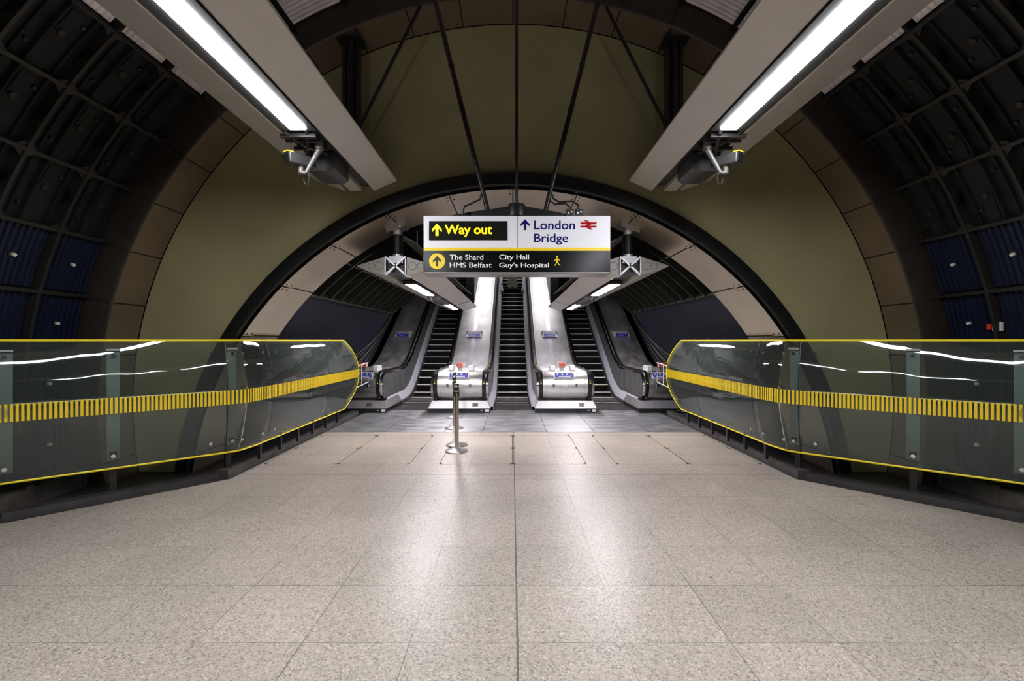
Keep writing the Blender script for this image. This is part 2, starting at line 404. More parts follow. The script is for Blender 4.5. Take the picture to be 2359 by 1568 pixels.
# ------------------------------------------------------------------ concourse tunnel lining (cast segments)
RW = .61; RY = [5.43-RW*i for i in range(5)]
def seg_mesh(kind):
    m = MB(); A = 7.5; n = 6; h = RW/2
    def P(r_, a, y): return (r_*math.cos(R(a)), y, r_*math.sin(R(a)))
    def patch(r0, y0, r1, y1, aa, ab, mi): m.grid([[P(r0, aa+(ab-aa)*i/n, y0) for i in range(n+1)], [P(r1, aa+(ab-aa)*i/n, y1) for i in range(n+1)]], mi, True)
    # flanges all round
    fl = .016
    for y0, y1 in ((-h, -h+fl), (h-fl, h)):
        patch(RT, y0, RT, y1, 0, A, 1)
        for y in (y0, y1): patch(RT, y, RT+.11, y, 0, A, 1)
    fa = .20
    for aa, ab in ((0, fa), (A-fa, A)):
        patch(RT+.005, -h, RT+.005, h, aa, ab, 1)
        for a in (aa, ab): m.grid([[P(RT+.005, a, y) for y in (-h, h)], [P(RT+.11, a, y) for y in (-h, h)]], 1, False)
    if kind == 'pan':
        prof = [(-h+fl, .11), (-.17, .105), (-.165, .08), (-.15, .08), (-.145, .105), (-.06, .105), (-.055, .055), (.10, .055), (.105, .105), (.19, .105), (.195, .075), (.21, .075), (.215, .11), (h-fl, .11)]
        m.grid([[P(RT+r_, fa+(A-2*fa)*i/n, y) for i in range(n+1)] for y, r_ in prof], 0, False)
        for sa, ea in ((fa, .9), (A-fa, A-.9)):      # corner gussets
            for y, ey in ((-h+fl, -h+.1), (h-fl, h-.1)):
                m.face([P(RT+.02, sa, y), P(RT+.02, ea, y), P(RT+.02, sa, ey)], 1)
        m.disc(P(RT+.06, 3.2, .02), (-1, 0, -.06), .03, .03, 10, 1)
        m.disc(P(RT+.10, 5.6, -.11), (-1, 0, -.09), .018, .03, 8, 1)
        m.disc(P(RT+.10, 1.7, .15), (-1, 0, -.03), .018, .03, 8, 1)
        m.obox(P(RT+.055, 2.0, .02), (.012, 0, 0), (0, .05, 0), (0, 0, .12), 0)
    else:
        prof = [(-h+.03, .10)]; k = 9; span = RW-.12
        for i in range(k):
            y = -h+.06+span*i/(k-1)
            prof += [(y-.013, .075), (y-.005, .055), (y+.005, .055), (y+.013, .075)]
        prof.append((h-.03, .10))
        am = .35
        m.grid([[P(RT+r_, am+(A-2*am)*i/n, y) for i in range(n+1)] for y, r_ in prof], 0, False)
        patch(RT+.16, -h, RT+.16, h, 0, A, 1)
        m.disc(P(RT+.07, 3.75, 0), (-1, 0, -.065), .035, .012, 16, 1)
        m.disc(P(RT+.06, 3.75, 0), (-1, 0, -.065), .017, .03, 12, 2)
    return m
pan = seg_mesh('pan').build('lining_segment', ['iron', 'iron_edge'])
cor = seg_mesh('cor').build('lining_panel', ['blue', 'iron_edge', 'nosing'])
sil = seg_mesh('cor').build('ceiling_panel', ['silver_panel', 'iron', 'iron'])
walls = {}
for nm, lab in (('wall_left', 'left side of the round tunnel with iron segments over blue ribbed panels'), ('wall_right', 'right side of the round tunnel with iron segments over blue ribbed panels'), ('ceiling', 'crown of the round tunnel lined with silver ribbed panels')):
    o = bpy.data.objects.new(nm, None); COL.objects.link(o); o.location = (0, 0, ZC); tag(o, lab, 'tunnel lining', kind='structure'); walls[nm] = o
first = {'pan': pan, 'cor': cor, 'sil': sil}; used = set()
for ri in range(4):
    yc = RY[ri]-RW/2
    for k in range(-2, 26):
        mid = 7.5*k+3.75; el = mid if mid < 90 else 180-mid
        kind = 'sil' if el > 45 else ('pan' if el > 22.5 else 'cor')
        src = first[kind]
        if kind in used: o = src.copy(); COL.objects.link(o)
        else: o = src; used.add(kind)
        o.parent = walls['ceiling' if el > 45 else ('wall_right' if mid < 90 else 'wall_left')]
        o.location = (0, yc, 0); o.rotation_euler = (0, -R(7.5*k), 0)
# the tunnel behind the viewer, its lower edge and far end
b = MB(); y = RY[4]
b.grid([[polar(ZC, RT+.16, -11+202*i/80, yy) for i in range(81)] for yy in (y, -8)], 0, True)
yy = y
while yy > -8:
    b.grid([[polar(ZC, r_, -11+202*i/80, q) for i in range(81)] for r_, q in ((RT+.16, yy), (RT, yy), (RT, yy-.03), (RT+.16, yy-.03))], 1, False); yy -= RW
for k in range(-1, 26):
    a = 7.5*k; b.obox(polar(ZC, RT+.08, a, (y-8)/2), (.08*math.cos(R(a)), 0, .08*math.sin(R(a))), (0, (y+8)/2, 0), (-.012*math.sin(R(a)), 0, .012*math.cos(R(a))), 1)
struct(b, 'trim_8', ['iron', 'iron_edge'], 'tunnel lining rings behind the viewpoint', 'tunnel lining')
b = MB(); b.face([polar(ZC, RT+.2, -11+202*i/60, -8) for i in range(61)])
struct(b, 'wall_front', 'bronze', 'far end wall of the concourse behind the viewpoint')
for s, nm in ((-1, 'left'), (1, 'right')):
    b = MB().box(s*4.93, s*5.10, -8, 5.38, -.02, .17)
    for i in range(14): b.box(s*4.915, s*4.935, 5.3-i*.61, 5.36-i*.61, 0, .2)
    struct(b, 'baseboard_'+nm, 'skirt_stone', 'stained dark skirting along the %s tunnel wall' % nm, 'skirting')

# ------------------------------------------------------------------ escalator shaft
ys = [6.8+.35*i for i in range(int((DEND-6.8)/.35)+1)]+[DEND]
def shp(r_, a, y, bs=None): return (r_*math.cos(R(a)), y, ZA+r_*math.sin(R(a))+base(y+1.0, 1.1))
AB = 43
def shaft(a0, a1, mi, n, smooth=True): return [[shp(4.32, a0+(a1-a0)*i/n, y) for i in range(n+1)] for y in ys]
for s, nm in ((1, 'right'), (-1, 'left')):
    aa = lambda a: a if s == 1 else 180-a
    b = MB(); b.grid(shaft(aa(-8), aa(AB), 0, 20), 0, True)
    yy = 7.2
    while yy < DEND:                                  # panel seams and fixing studs
        for r_ in (4.312,): b.grid([[shp(r_, aa(-3+(AB+3)*i/16), q) for i in range(17)] for q in (yy, yy+.014)], 1, False)
        if yy < 13:
            for a in (18, 31): b.disc(shp(4.315, aa(a), yy+.3), (-s*math.cos(R(a)), 0, -math.sin(R(a))), .012, .012, 8, 2)
        yy += .61
    b.grid([[shp(4.30, aa(24+.35*i), y) for i in range(2)] for y in ys if y < 12.5], 1, False)
    struct(b, 'wall_shaft_'+nm, ['shaft_blue', 'joint', 'chrome'], 'dark blue panels lining the %s side of the escalator shaft' % nm)
b = MB(); b.grid(shaft(AB, 180-AB, 0, 30), 0, True)
yy = 6.9
while yy < DEND:
    b.grid([[shp(r_, AB+(180-2*AB)*i/40, q) for i in range(41)] for r_, q in ((4.32, yy), (4.2, yy), (4.2, yy+.03), (4.32, yy+.03))], 1, False); yy += .45
for a in list(range(AB, 181-AB, 12))+[180-AB]:
    b.grid([[shp(r_, a+da, y) for y in ys] for r_, da in ((4.32, 0), (4.22, 0), (4.22, .4), (4.32, .4))], 1 if a in (AB, 180-AB) else 0, False)
struct(b, 'ceiling_shaft', ['shaft_dark', 'shaft_rib'], 'black ribbed vault over the escalators', 'ceiling')
b = MB(); b.face([shp(4.4, -20+220*i/50, DEND) for i in range(51)])
struct(b, 'wall_shaft_end', 'bronze', 'upper end of the escalator shaft', 'wall')

# ------------------------------------------------------------------ escalators
PITCH = .346; HR = .665; ESC = (-2.48, 0., 2.48); SW = .455
HCX, HCZ, HRR = 11.14, .60, .345
def rail_path(r_, dz, d1=DEND, dstart=-85):
    pts = [(HCX+r_*math.cos(R(a)), HCZ+r_*math.sin(R(a))) for a in [270+dstart+90-i*(0) for i in (0,)]]
    pts = []
    n = 18
    for i in range(n+1):
        a = 270-(180*i/n) ; pts.append((HCX+r_*math.cos(R(a)), HCZ+r_*math.sin(R(a))))
    top = HCZ+r_
    d = HCX+.3
    while d < d1+.001:
        pts.append((d, top+base(d)+dz*min(1, max(0, (d-D0+.5))))); d += .12 if 12.6 < d < 14.8 else .8
    pts.append((d1, top+base(d1)+dz)); return [p for i, p in enumerate(pts) if i == 0 or (Vector(p)-Vector(pts[i-1])).length > .01]
def sweep(mb, path, section, mi=0, closed=True, cap=True, smooth=True):   # section: (x, n) pairs
    rows = []
    for i, p in enumerate(path):
        a = Vector(path[max(i-1, 0)]); c = Vector(path[min(i+1, len(path)-1)]); t = (c-a).normalized(); nrm = Vector((-t.y, t.x))
        rows.append([(x, p[0]+n_*nrm.x, p[1]+n_*nrm.y) for x, n_ in section])
    mb.grid(rows, mi, smooth, close_u=closed)
    if cap and closed: mb.face(rows[0][::-1], mi); mb.face(rows[-1], mi)
    return mb
def line_path(dz, d0, d1=DEND):
    pts = []; d = d0
    while d < d1: pts.append((d, base(d)+dz)); d += .12 if 12.5 < d < 14.8 else .6
    pts.append((d1, base(d1)+dz)); return pts

step_n = 0
def step_mesh():
    m = MB(); wv = SW-.005
    m.box(-wv, wv, .004, PITCH+.03, -.035, 0, 1)          # tread
    m.box(-wv, wv, -.012, .012, -.022, .002, 2)           # nosing
    m.grid([[(x, .004+.05*math.sin(math.pi*.5*j/4)**2*(1) , -.02-.19*j/4) for x in (-wv, wv)] for j in range(5)], 0, True)
    for k in range(30):
        x = -wv+.015+k*(2*wv-.03)/29; m.box(x-.004, x+.004, 0, .03, -.19, -.03, 0)
    return m
step_proto = step_mesh().build('step', ['step', 'tread', 'nosing'])
step_used = False
names = {0: ('left', 'left-hand escalator between decks 21 and 22, dark grooved steps'), 1: ('middle', 'middle escalator between decks 22 and 23, holding a mottled board higher up'), 2: ('right', 'right-hand escalator beyond deck 23, dark grooved steps')}
for ei, cx in enumerate(ESC):
    root = empty('escalator', (cx, 11.1, 0), names[ei][1], 'escalator', 'escalators side by side')
    # steps
    d = 12.13; k = 0
    while d < DEND-.5:
        zb = base(d, .35)+.004
        if step_used: o = step_proto.copy(); COL.objects.link(o)
        else: o = step_proto; step_used = True
        o.parent = root; o.location = (0, d-11.1, zb); d += PITCH; k += 1
    b = MB().box(cx-SW-.05, cx+SW+.05, 11.1, 12.05, -.03, .008)
    for q in range(40):
        x = cx-SW+.02+q*(2*SW-.04)/39; b.box(x-.004, x+.004, 11.95, 12.14, 0, .014)
    for yy in (11.25, 11.45, 11.65): b.box(cx-SW, cx+SW, yy, yy+.006, 0, .010, 1)
    child(b, 'comb_plate', ['comb', 'joint'], root)
    child(sweep(MB(), line_path(-.45, 11.6), [(cx-SW-.03, 0), (cx+SW+.03, 0), (cx+SW+.03, -.05), (cx-SW-.03, -.05)]), 'truss_floor', 'black', root)
    for s in (-1, 1):
        X = lambda v: cx+s*v
        sweep_b = sweep(MB(), line_path(0, 11.25), [(X(SW+.002), -.4), (X(SW+.002), .10), (X(SW+.02), .10), (X(SW+.02), -.4)], smooth=False)
        sk = child(sweep_b, 'skirt', 'steel_dull', root)
        sub(sweep(MB(), line_path(0, 11.35), [(X(SW-.012), .035), (X(SW-.012), .055), (X(SW+.002), .06), (X(SW+.002), .03)], smooth=False), 'brush_guard', 'black', sk, root)
        child(sweep(MB(), line_path(0, 11.15), [(X(SW+.015), .09), (X(SW+.10), .27), (X(SW+.115), .29), (X(SW+.135), .27), (X(SW+.135), .06)], smooth=False), 'inner_deck', 'inner_steel', root)
        # balustrade panel with rounded front end
        m = MB(); rows = []; r_ = HRR-.05; cols = []
        for i in range(13):
            a = 180-90*i/12; dd = HCX+r_*math.cos(R(a)); hh = r_*math.sin(R(a)); cols.append((dd, HCZ+hh, max(HCZ-hh, .27)))
        q = HCX+.2
        while q < DEND: cols.append((q, HCZ+r_+base(q), base(q)+.27)); q += .12 if 12.6 < q < 14.8 else .6
        cols.append((DEND, HCZ+r_+base(DEND), base(DEND)+.27))
        for xo in (SW+.12, SW+.135):
            m.grid([[(X(xo), c[0], c[1]) for c in cols], [(X(xo), c[0], c[2]) for c in cols]], 0, False)
        bp = child(m, 'balustrade_panel', 'steel_dull', root)
        for dd in (11.75, 12.35, 12.95): sub(MB().box(*sorted((X(SW+.116), X(SW+.12))), dd, dd+.012, .30, .87), 'panel_joint', 'chrome', bp, root)
        # chrome strip under the rail
        child(sweep(MB(), rail_path(HRR-.035, .03), [(X(SW+.11), -.03), (X(SW+.11), .012), (X(HR-.045), .02), (X(HR-.045), -.03)], smooth=False), 'edge_strip', 'chrome', root)
        hr = child(sweep(MB(), rail_path(HRR, .03), [(X(HR-.045), -.022), (X(HR-.045), .006), (X(HR-.03), .018), (X(HR+.03), .018), (X(HR+.045), .006), (X(HR+.045), -.022)]), 'handrail', 'rubber', root)
        dots = MB(); pth = rail_path(HRR+.02, .03); 
        for q in range(24):
            dd = 11.9+q*.78
            if dd > 24: break
            zz = HCZ+HRR+.02+base(dd)+.03*min(1, max(0, dd-D0+.5)); dots.disc((X(HR-.02), dd, zz-.004), (0, -.4, 1), .013, .006, 10)
        dots.disc((X(HR), HCX-(HRR+.024), HCZ+.08), (0, 1, 0), .014, .01, 10)
        dots.disc((X(HR), HCX-(HRR+.02)*math.cos(R(50)), HCZ-(HRR+.02)*math.sin(R(50))), (0, 1, .5), .014, .01, 10)
        sub(dots, 'yellow_mark', 'yellow_dot', hr, root, kind='stuff')

# decks between and beside the escalators
def text_mesh(s, bold=0., ex=.002):
    cu = bpy.data.curves.new('lettering', 'FONT'); cu.body = s; cu.offset = bold; cu.extrude = ex; cu.resolution_u = 4
    o = bpy.data.objects.new('lettering', cu); COL.objects.link(o)
    dg = bpy.context.evaluated_depsgraph_get(); dg.update()
    me = bpy.data.meshes.new_from_object(o.evaluated_get(dg)); bpy.data.objects.remove(o); return me
def text(s, origin, ux, uz, box, mat, parent, name='lettering', bold=0., t=.004, off=(0, 0, 0)):
    """text fitted in box=(x0,x1,z0,z1) measured along ux, uz from origin"""
    me = text_mesh(s, bold); ux = Vector(ux); uz = Vector(uz); nn = ux.cross(uz)
    xs_ = [v.co.x for v in me.vertices]; zs_ = [v.co.y for v in me.vertices]
    x0, x1, z0, z1 = box
    for v in me.vertices:
        a = x0+(v.co.x-min(xs_))/(max(xs_)-min(xs_))*(x1-x0); c = z0+(v.co.y-min(zs_))/(max(zs_)-min(zs_))*(z1-z0)
        n_ = (v.co.z/.002+1)*.5*t
        v.co = Vector(origin)+ux*a+uz*c+nn*n_
    me.materials.clear(); me.materials.append(M[mat])
    o = bpy.data.objects.new(name, me); COL.objects.link(o); o.parent = parent
    me.transform(Matrix.Translation(-Vector(off)))
    return o

decks = [(-4.04, -3.17+.05, '21', 'outer'), (-1.815+.05, -HR-.05, '22', 'inner'), (HR+.05, 1.815-.05, '23', 'inner'), (3.17-.05, 4.04, None, 'outer')]
dlab = ['leftmost steel deck and rounded newel, number 21, by the left tunnel wall', 'steel deck and drum newel numbered 22, left of the middle escalator', 'steel deck and drum newel numbered 23, right of the middle escalator', 'rightmost steel deck and rounded newel, by the right tunnel wall']
for di, (x0, x1, num, kind) in enumerate(decks):
    xm = (x0+x1)/2; root = empty('escalator_deck', (xm, 11.1, 0), dlab[di], 'escalator deck', 'steel decks between the escalators')
    off = tuple(root.location)
    r_ = HRR-.02
    full = rail_path(r_, .03)
    nd = next(i for i, p in enumerate(full) if p[0] > HCX+.25 and i > 15)
    child(sweep(MB(), full[:nd+1], [(x0, 0), (x1, 0), (x1, -.02), (x0, -.02)]), 'newel_drum', 'steel_drum', root)
    dk = child(sweep(MB(), full[nd:], [(x0, 0), (x1, 0), (x1, -.02), (x0, -.02)]), 'deck_panel', 'steel_deck', root)
    # drum ribs and seams
    sm = MB(); xw = [x0+.07, x1-.07]
    for x in xw: sweep(sm, full, [(x-.003, -.001), (x-.003, .002), (x+.003, .002), (x+.003, -.001)], 1, smooth=False)
    if kind == 'inner':
        sweep(sm, full, [(xm-.02-.075, -.001), (xm-.02-.075, .003), (xm-.02+.075, .003), (xm-.02+.075, -.001)], 0, smooth=False)
        for x in (xm-.02-.08, xm-.02+.08): sweep(sm, full, [(x-.003, -.001), (x-.003, .004), (x+.003, .004), (x+.003, -.001)], 1, smooth=False)
    for dd in (14.0, 15.2, 17.2, 19.4, 21.6, 24):
        z_ = HCZ+r_+base(dd)+.03*min(1, max(0, dd-D0+.5)); sl = base(dd+.01)-base(dd); n_ = Vector((0, .01, sl)).normalized()
        sm.obox((xm, dd, z_), ((x1-x0)/2, 0, 0), n_*.004, (0, -n_.z*.003, n_.y*.003), 1)
    child(sm, 'cover_strip', ['steel', 'steel_dull'], root)
    # underside shadow box + body
    bd = MB(); fr = x0+.02, x1-.02
    bd.box(fr[0], fr[1], HCX+.05, 13.2, .05, HCZ+r_-.03)
    child(bd, 'casing', 'black', root)
    body = MB(); body.grid([[(fr[0], q, base(q)+HCZ+r_-.04) for q in (13.2, 14.5, DEND)], [(fr[0], q, base(q)-.3) for q in (13.2, 14.5, DEND)], [(fr[1], q, base(q)-.3) for q in (13.2, 14.5, DEND)], [(fr[1], q, base(q)+HCZ+r_-.04) for q in (13.2, 14.5, DEND)]], 0, False)
    child(body, 'casing', 'black', root)
    # plinth
    e0 = x0-(.20 if di in (1, 2, 3) else .02); e1 = x1+(.20 if di in (0, 1, 2) else .02)
    t0 = x0-(.11 if di in (1, 2, 3) else 0); t1 = x1+(.11 if di in (0, 1, 2) else 0)
    if di == 0: e0 = t0 = x0
    if di == 3: e1 = t1 = x1
    pl = MB(); yb, yt = 10.74, 10.86
    A = [(e0, yb, .095), (e1, yb, .095), (e1+.0, 12.2, .095), (e0, 12.2, .095)]; B = [(t0, yt, .262), (t1, yt, .262), (t1, 12.2, .262), (t0, 12.2, .262)]
    pl.face(A[::-1]); pl.face(B)
    for i in range(4): pl.face([A[i], A[(i+1) % 4], B[(i+1) % 4], B[i]])
    po = child(pl, 'plinth', 'steel', root)
    kk = MB().box(e0+.01, e1-.01, 10.73, 12.2, 0, .095)
    ks = child(kk, 'kick_strip', 'black', root)
    sub(MB().box(e1-.12, e1-.03, 10.724, 10.73, .025, .08, 0).box(e1-.23, e1-.17, 10.724, 10.73, .05, .065, 1), 'label_plate', ['white_box', 'sign_white'], ks, root)
    # handrail inlet boots
    for x, on in ((x0-.05, di != 0), (x1+.05, di != 3)):
        if on:
            m = MB(); m.tube([(x, 10.90, .27), (x, 11.0, .262), (x, 11.15, .262)], [.055, .06, .06], 12); child(m, 'rail_boot', 'rubber', root)
    # chrome side arcs of the newel
    # bolts with cross slots
    bx = ((xm-.28, xm+.25) if kind == 'inner' else ((x1-.27,) if di == 0 else (x0+.27,)))
    for x in bx:
        yb_ = HCX-(r_+.0)*.998
        m = MB().tube([(x, yb_-.018, HCZ+.02), (x, yb_+.01, HCZ+.02)], [.034, .045], 18)
        bo = child(m, 'bolt', 'chrome', root)
        sub(MB().box(x-.032, x+.032, yb_-.021, yb_-.017, HCZ+.013, HCZ+.027).box(x-.006, x+.006, yb_-.021, yb_-.017, HCZ-.013, HCZ+.053), 'slot', 'black', bo, root)
    # number plate
    if num:
        px0 = e1-.42 if di else e1-.50; fz = .185; sl = Vector((0, .12, .167)).normalized(); o0 = Vector((px0, yb+.12*(.14-.095)/.167-.004, .14))
        o1 = o0+Vector((0, 0, 0))
        m = MB(); m.obox(o0+Vector((.065, 0, 0))+sl*.045, (.068, 0, 0), sl*.045, Vector((0, -sl.z, sl.y))*.003)
        np_ = child(m, 'number_plate', 'plate', root)
        t = text(num, o0+Vector((0, -.004, .002)), (1, 0, 0), tuple(sl), (.03, .10, .015, .075), 'black', np_, off=off, name='number', bold=.01)
    # white speaker boxes on the flat top
    topz = HCZ+r_
    sx = ((xm-.26, 1), (xm+.23, 1)) if kind == 'inner' else (((x1-.22, 1),) if di == 0 else ((x0+.22, 1),))
    for x, _ in sx:
        pts = [(11.28, 0), (11.24, .03), (11.26, .115), (11.30, .135), (11.62, .14), (11.66, .0)]
        m = MB(); rows = [[(x+q, y, topz+z) for y, z in pts] for q in (-.058, .058)]
        m.grid(rows, 0, False); m.face(rows[0]); m.face(rows[1][::-1]); m.face([rows[0][0], rows[0][-1], rows[1][-1], rows[1][0]])
        ob = bevel(child(m, 'passenger_sensor', 'white_box', root), .012, 3)
        sub(MB().disc((x, 11.262, topz+.07), (0, -1, .2), .012, .012, 10).disc((x, 11.27, topz+.04), (0, -1, .2), .008, .012, 10), 'lens', 'black', ob, root)
    # blue pictogram board lying on the front shoulder
    bw = .22; bc = xm-.02 if kind == 'inner' else (x1-.33 if di == 0 else x0+.33)
    if kind == 'outer': bw = .15
    a_ = R(118); up = Vector((0, math.sin(a_), math.cos(a_)))
    base_p = Vector((bc, HCX+(r_+.02)*math.cos(R(157)), HCZ+(r_+.02)*math.sin(R(157))+.06))
    up = (Vector((0, HCX+(r_+.02)*math.cos(R(122)), HCZ+(r_+.02)*math.sin(R(122))+.03))-Vector((0, base_p.y, base_p.z))).normalized()
    nrm = Vector((1, 0, 0)).cross(up)
    m = MB().obox(base_p+up*.085, (bw+.015, 0, 0), up*.095, nrm*.006); pb = child(m, 'notice_board', 'sign_white', root)
    m = MB().obox(base_p+up*.087+nrm*.008, (bw, 0, 0), up*.075, nrm*.003); sub(m, 'notice_face', 'blue_label', pb, root, label='blue notice with white pictograms')
    m = MB()
    for q in range(4 if kind == 'inner' else 3):
        cxq = bc-bw+.06+q*.11; c_ = base_p+up*.115+nrm*.0115+Vector((cxq-bc, 0, 0))
        ring = []
        for rr in (.028, .020): ring.append([c_+Vector((rr*math.cos(k_*.5236), 0, 0))+up*rr*math.sin(k_*.5236) for k_ in range(12)])
        m.grid(ring, 1 if q == 3 else 0, False, close_u=True)
        m.obox(c_, (.004, 0, 0), up*.014, nrm*.001, 0)
    for q in range(2):
        m.obox(base_p+up*(.055-.025*q)+nrm*.0115, (bw*(.85-.2*q), 0, 0), up*.005, nrm*.001, 0)
    sub(m, 'pictogram', ['sign_white', 'red'], pb, root)
# red emergency stop boxes on the newels
for di, x in ((0, -3.68), (1, -1.30), (2, 1.22), (3, 3.68)):
    topz = HCZ+HRR-.02
    lab = ['red emergency stop box behind the glass on deck 21', 'red emergency stop box on the newel numbered 22', 'red emergency stop box on the newel numbered 23', 'red emergency stop box on the rightmost newel'][di]
    root = empty('emergency_stop_box', (x, 11.45, topz), lab, 'stop box', 'emergency stop boxes')
    MB().box(-.055, .055, -.03, .05, 0, .09).build('stem', 'steel_dull', root)
    bo = bevel(MB().prism([(-.095, .09), (.095, .09), (.095, .11), (-.095, .11)], -.07, .07).prism([(-.095, .19), (.095, .19), (.075, .205), (-.075, .205)], -.07, .07).build('box', 'stop_red', root), .004)
    MB().box(-.085, .085, -.06, .06, .11, .19).build('face', 'white_box', root)
    MB().box(-.072, -.008, -.066, -.06, .12, .18).box(.008, .072, -.066, -.06, .12, .18).build('stop_label', 'stop_red', root)
    MB().box(-.06, -.02, -.069, -.066, .145, .15).box(-.06, -.02, -.069, -.066, .16, .165).box(.02, .06, -.069, -.066, .145, .15).box(.02, .06, -.069, -.066, .16, .165).build('print', 'sign_white', root)
# stand on the right signs straddling the decks
for di, (x, lab) in enumerate(((-3.58, 'blue stand-on-the-right sign on deck 21'), (-1.25, 'blue stand-on-the-right sign on the deck above newel 22'), (1.22, 'blue stand-on-the-right sign on the deck above newel 23'), (3.58, 'blue stand-on-the-right sign on the rightmost deck'))):
    dd = 15.15; zz = HCZ+HRR-.02+base(dd)+.03
    root = empty('instruction_sign', (x, dd, zz+.0), lab, 'sign', 'stand on the right signs')
    bk = MB(); p = [(-.27, -.0), (.27, -.0), (.20, .20), (-.20, .20)]
    # wedge: upright face toward the viewer, base following the slope
    f = [(-.27, -.05, -.024), (.27, -.05, -.024), (.20, -.02, .14), (-.20, -.02, .14)]; g_ = [(-.27, .25, .149), (.27, .25, .149), (.20, .22, .17), (-.20, .22, .17)]
    bk.face(f); bk.face(g_[::-1])
    for i in range(4): bk.face([f[i], g_[i], g_[(i+1) % 4], f[(i+1) % 4]])
    h = bk.build('housing', 'unit', root)
    u = Vector((0, .03, .17)).normalized(); nn = Vector((1, 0, 0)).cross(u)
    MB().obox(Vector((0, -.035, .045))+nn*.005, (.19, 0, 0), u*.065, nn*.004).build('face', 'blue_label', root)
    text('Stand on the right', Vector((0, -.035, .045))+nn*.0095, (1, 0, 0), tuple(u), (-.15, .15, .012, .05), 'sign_white', root)
    text('No smoking', Vector((0, -.035, .045))+nn*.0095, (1, 0, 0), tuple(u), (-.11, .04, -.048, -.018), 'sign_white', root)
    MB().obox(Vector((-.15, -.035, .012))+nn*.010, (.014, 0, 0), u*.014, nn*.001).build('symbol', 'red', root)

for s, nm in ((-1, 'left'), (1, 'right')):
    x0, x1 = sorted((s*1.42, s*1.74)); rows = []
    for y in (17.3, 20, 25): rows.append([(x0, y, base(y)+.97), (x1, y, base(y)+.97), (x1, y, base(y)+3.0), (x0, y, base(y)+3.0)])
    m = MB(); m.grid(rows, 0, False, close_u=True); m.face(rows[0][::-1]); m.face(rows[-1])
    tag(m.build('partition_box', 'black'), 'black boxed partition standing high on the deck %s of the middle escalator' % nm, 'partition', 'black partitions on the decks')
# mottled board with two poles high on the middle escalator
dd = 20.1; zz = base(dd, .35)+.19
root = empty('folding_board', (0, dd, zz), 'dark mottled folding board with a carry hole, standing on the middle escalator', 'folding board')
for s, nm in ((-1, 'front'), (1, 'rear')):
    m = MB(); ol = [(-.25, .09), (-.22, .2), (-.15, .62), (-.12, .74), (-.06, .80), (.06, .80), (.12, .74), (.15, .62), (.22, .2), (.25, .09), (.16, .06), (.12, 0), (.08, 0), (.07, .07), (-.07, .07), (-.08, 0), (-.12, 0), (-.16, .06)]
    q = lambda x, z, o=0: (x, s*(.02+.10*(1-z/.8))+o, z)
    m.face([q(x, z) for x, z in ol]); m.face([q(x, z, .02) for x, z in ol][::-1])
    for i in range(len(ol)): a_, c_ = ol[i], ol[(i+1) % len(ol)]; m.face([q(*a_), q(*a_, .02), q(*c_, .02), q(*c_)])
    m.build('panel', 'camo', root)
MB().disc((0, -.03, .70), (0, 1, 0), .035, .02, 14).build('carry_hole', 'nosing', root)
m = MB().box(-.45, .45, dd-.35, dd+.30, zz-.03, zz-.001)
o = m.build('landing_board', 'step'); tag(o, 'dark flat board bridging the steps under the mottled folding board', 'board')
for s, nm in ((-1, 'left'), (1, 'right')):
    root = empty('barrier_pole', (s*.40, 19.75, base(19.75)+.22), 'pale pole leaning on the %s side of the middle escalator, by the mottled board' % nm, 'pole', 'pale poles across the middle escalator')
    MB().tube([(0, 0, 0), (s*.13, 0, .85)], .022, 10).build('pole', 'white_box', root)
    MB().lathe([(0, 0), (.035, 0), (.035, .05), (.022, .06)], (0, 0, -.02), 14).build('foot', 'rubber', root)

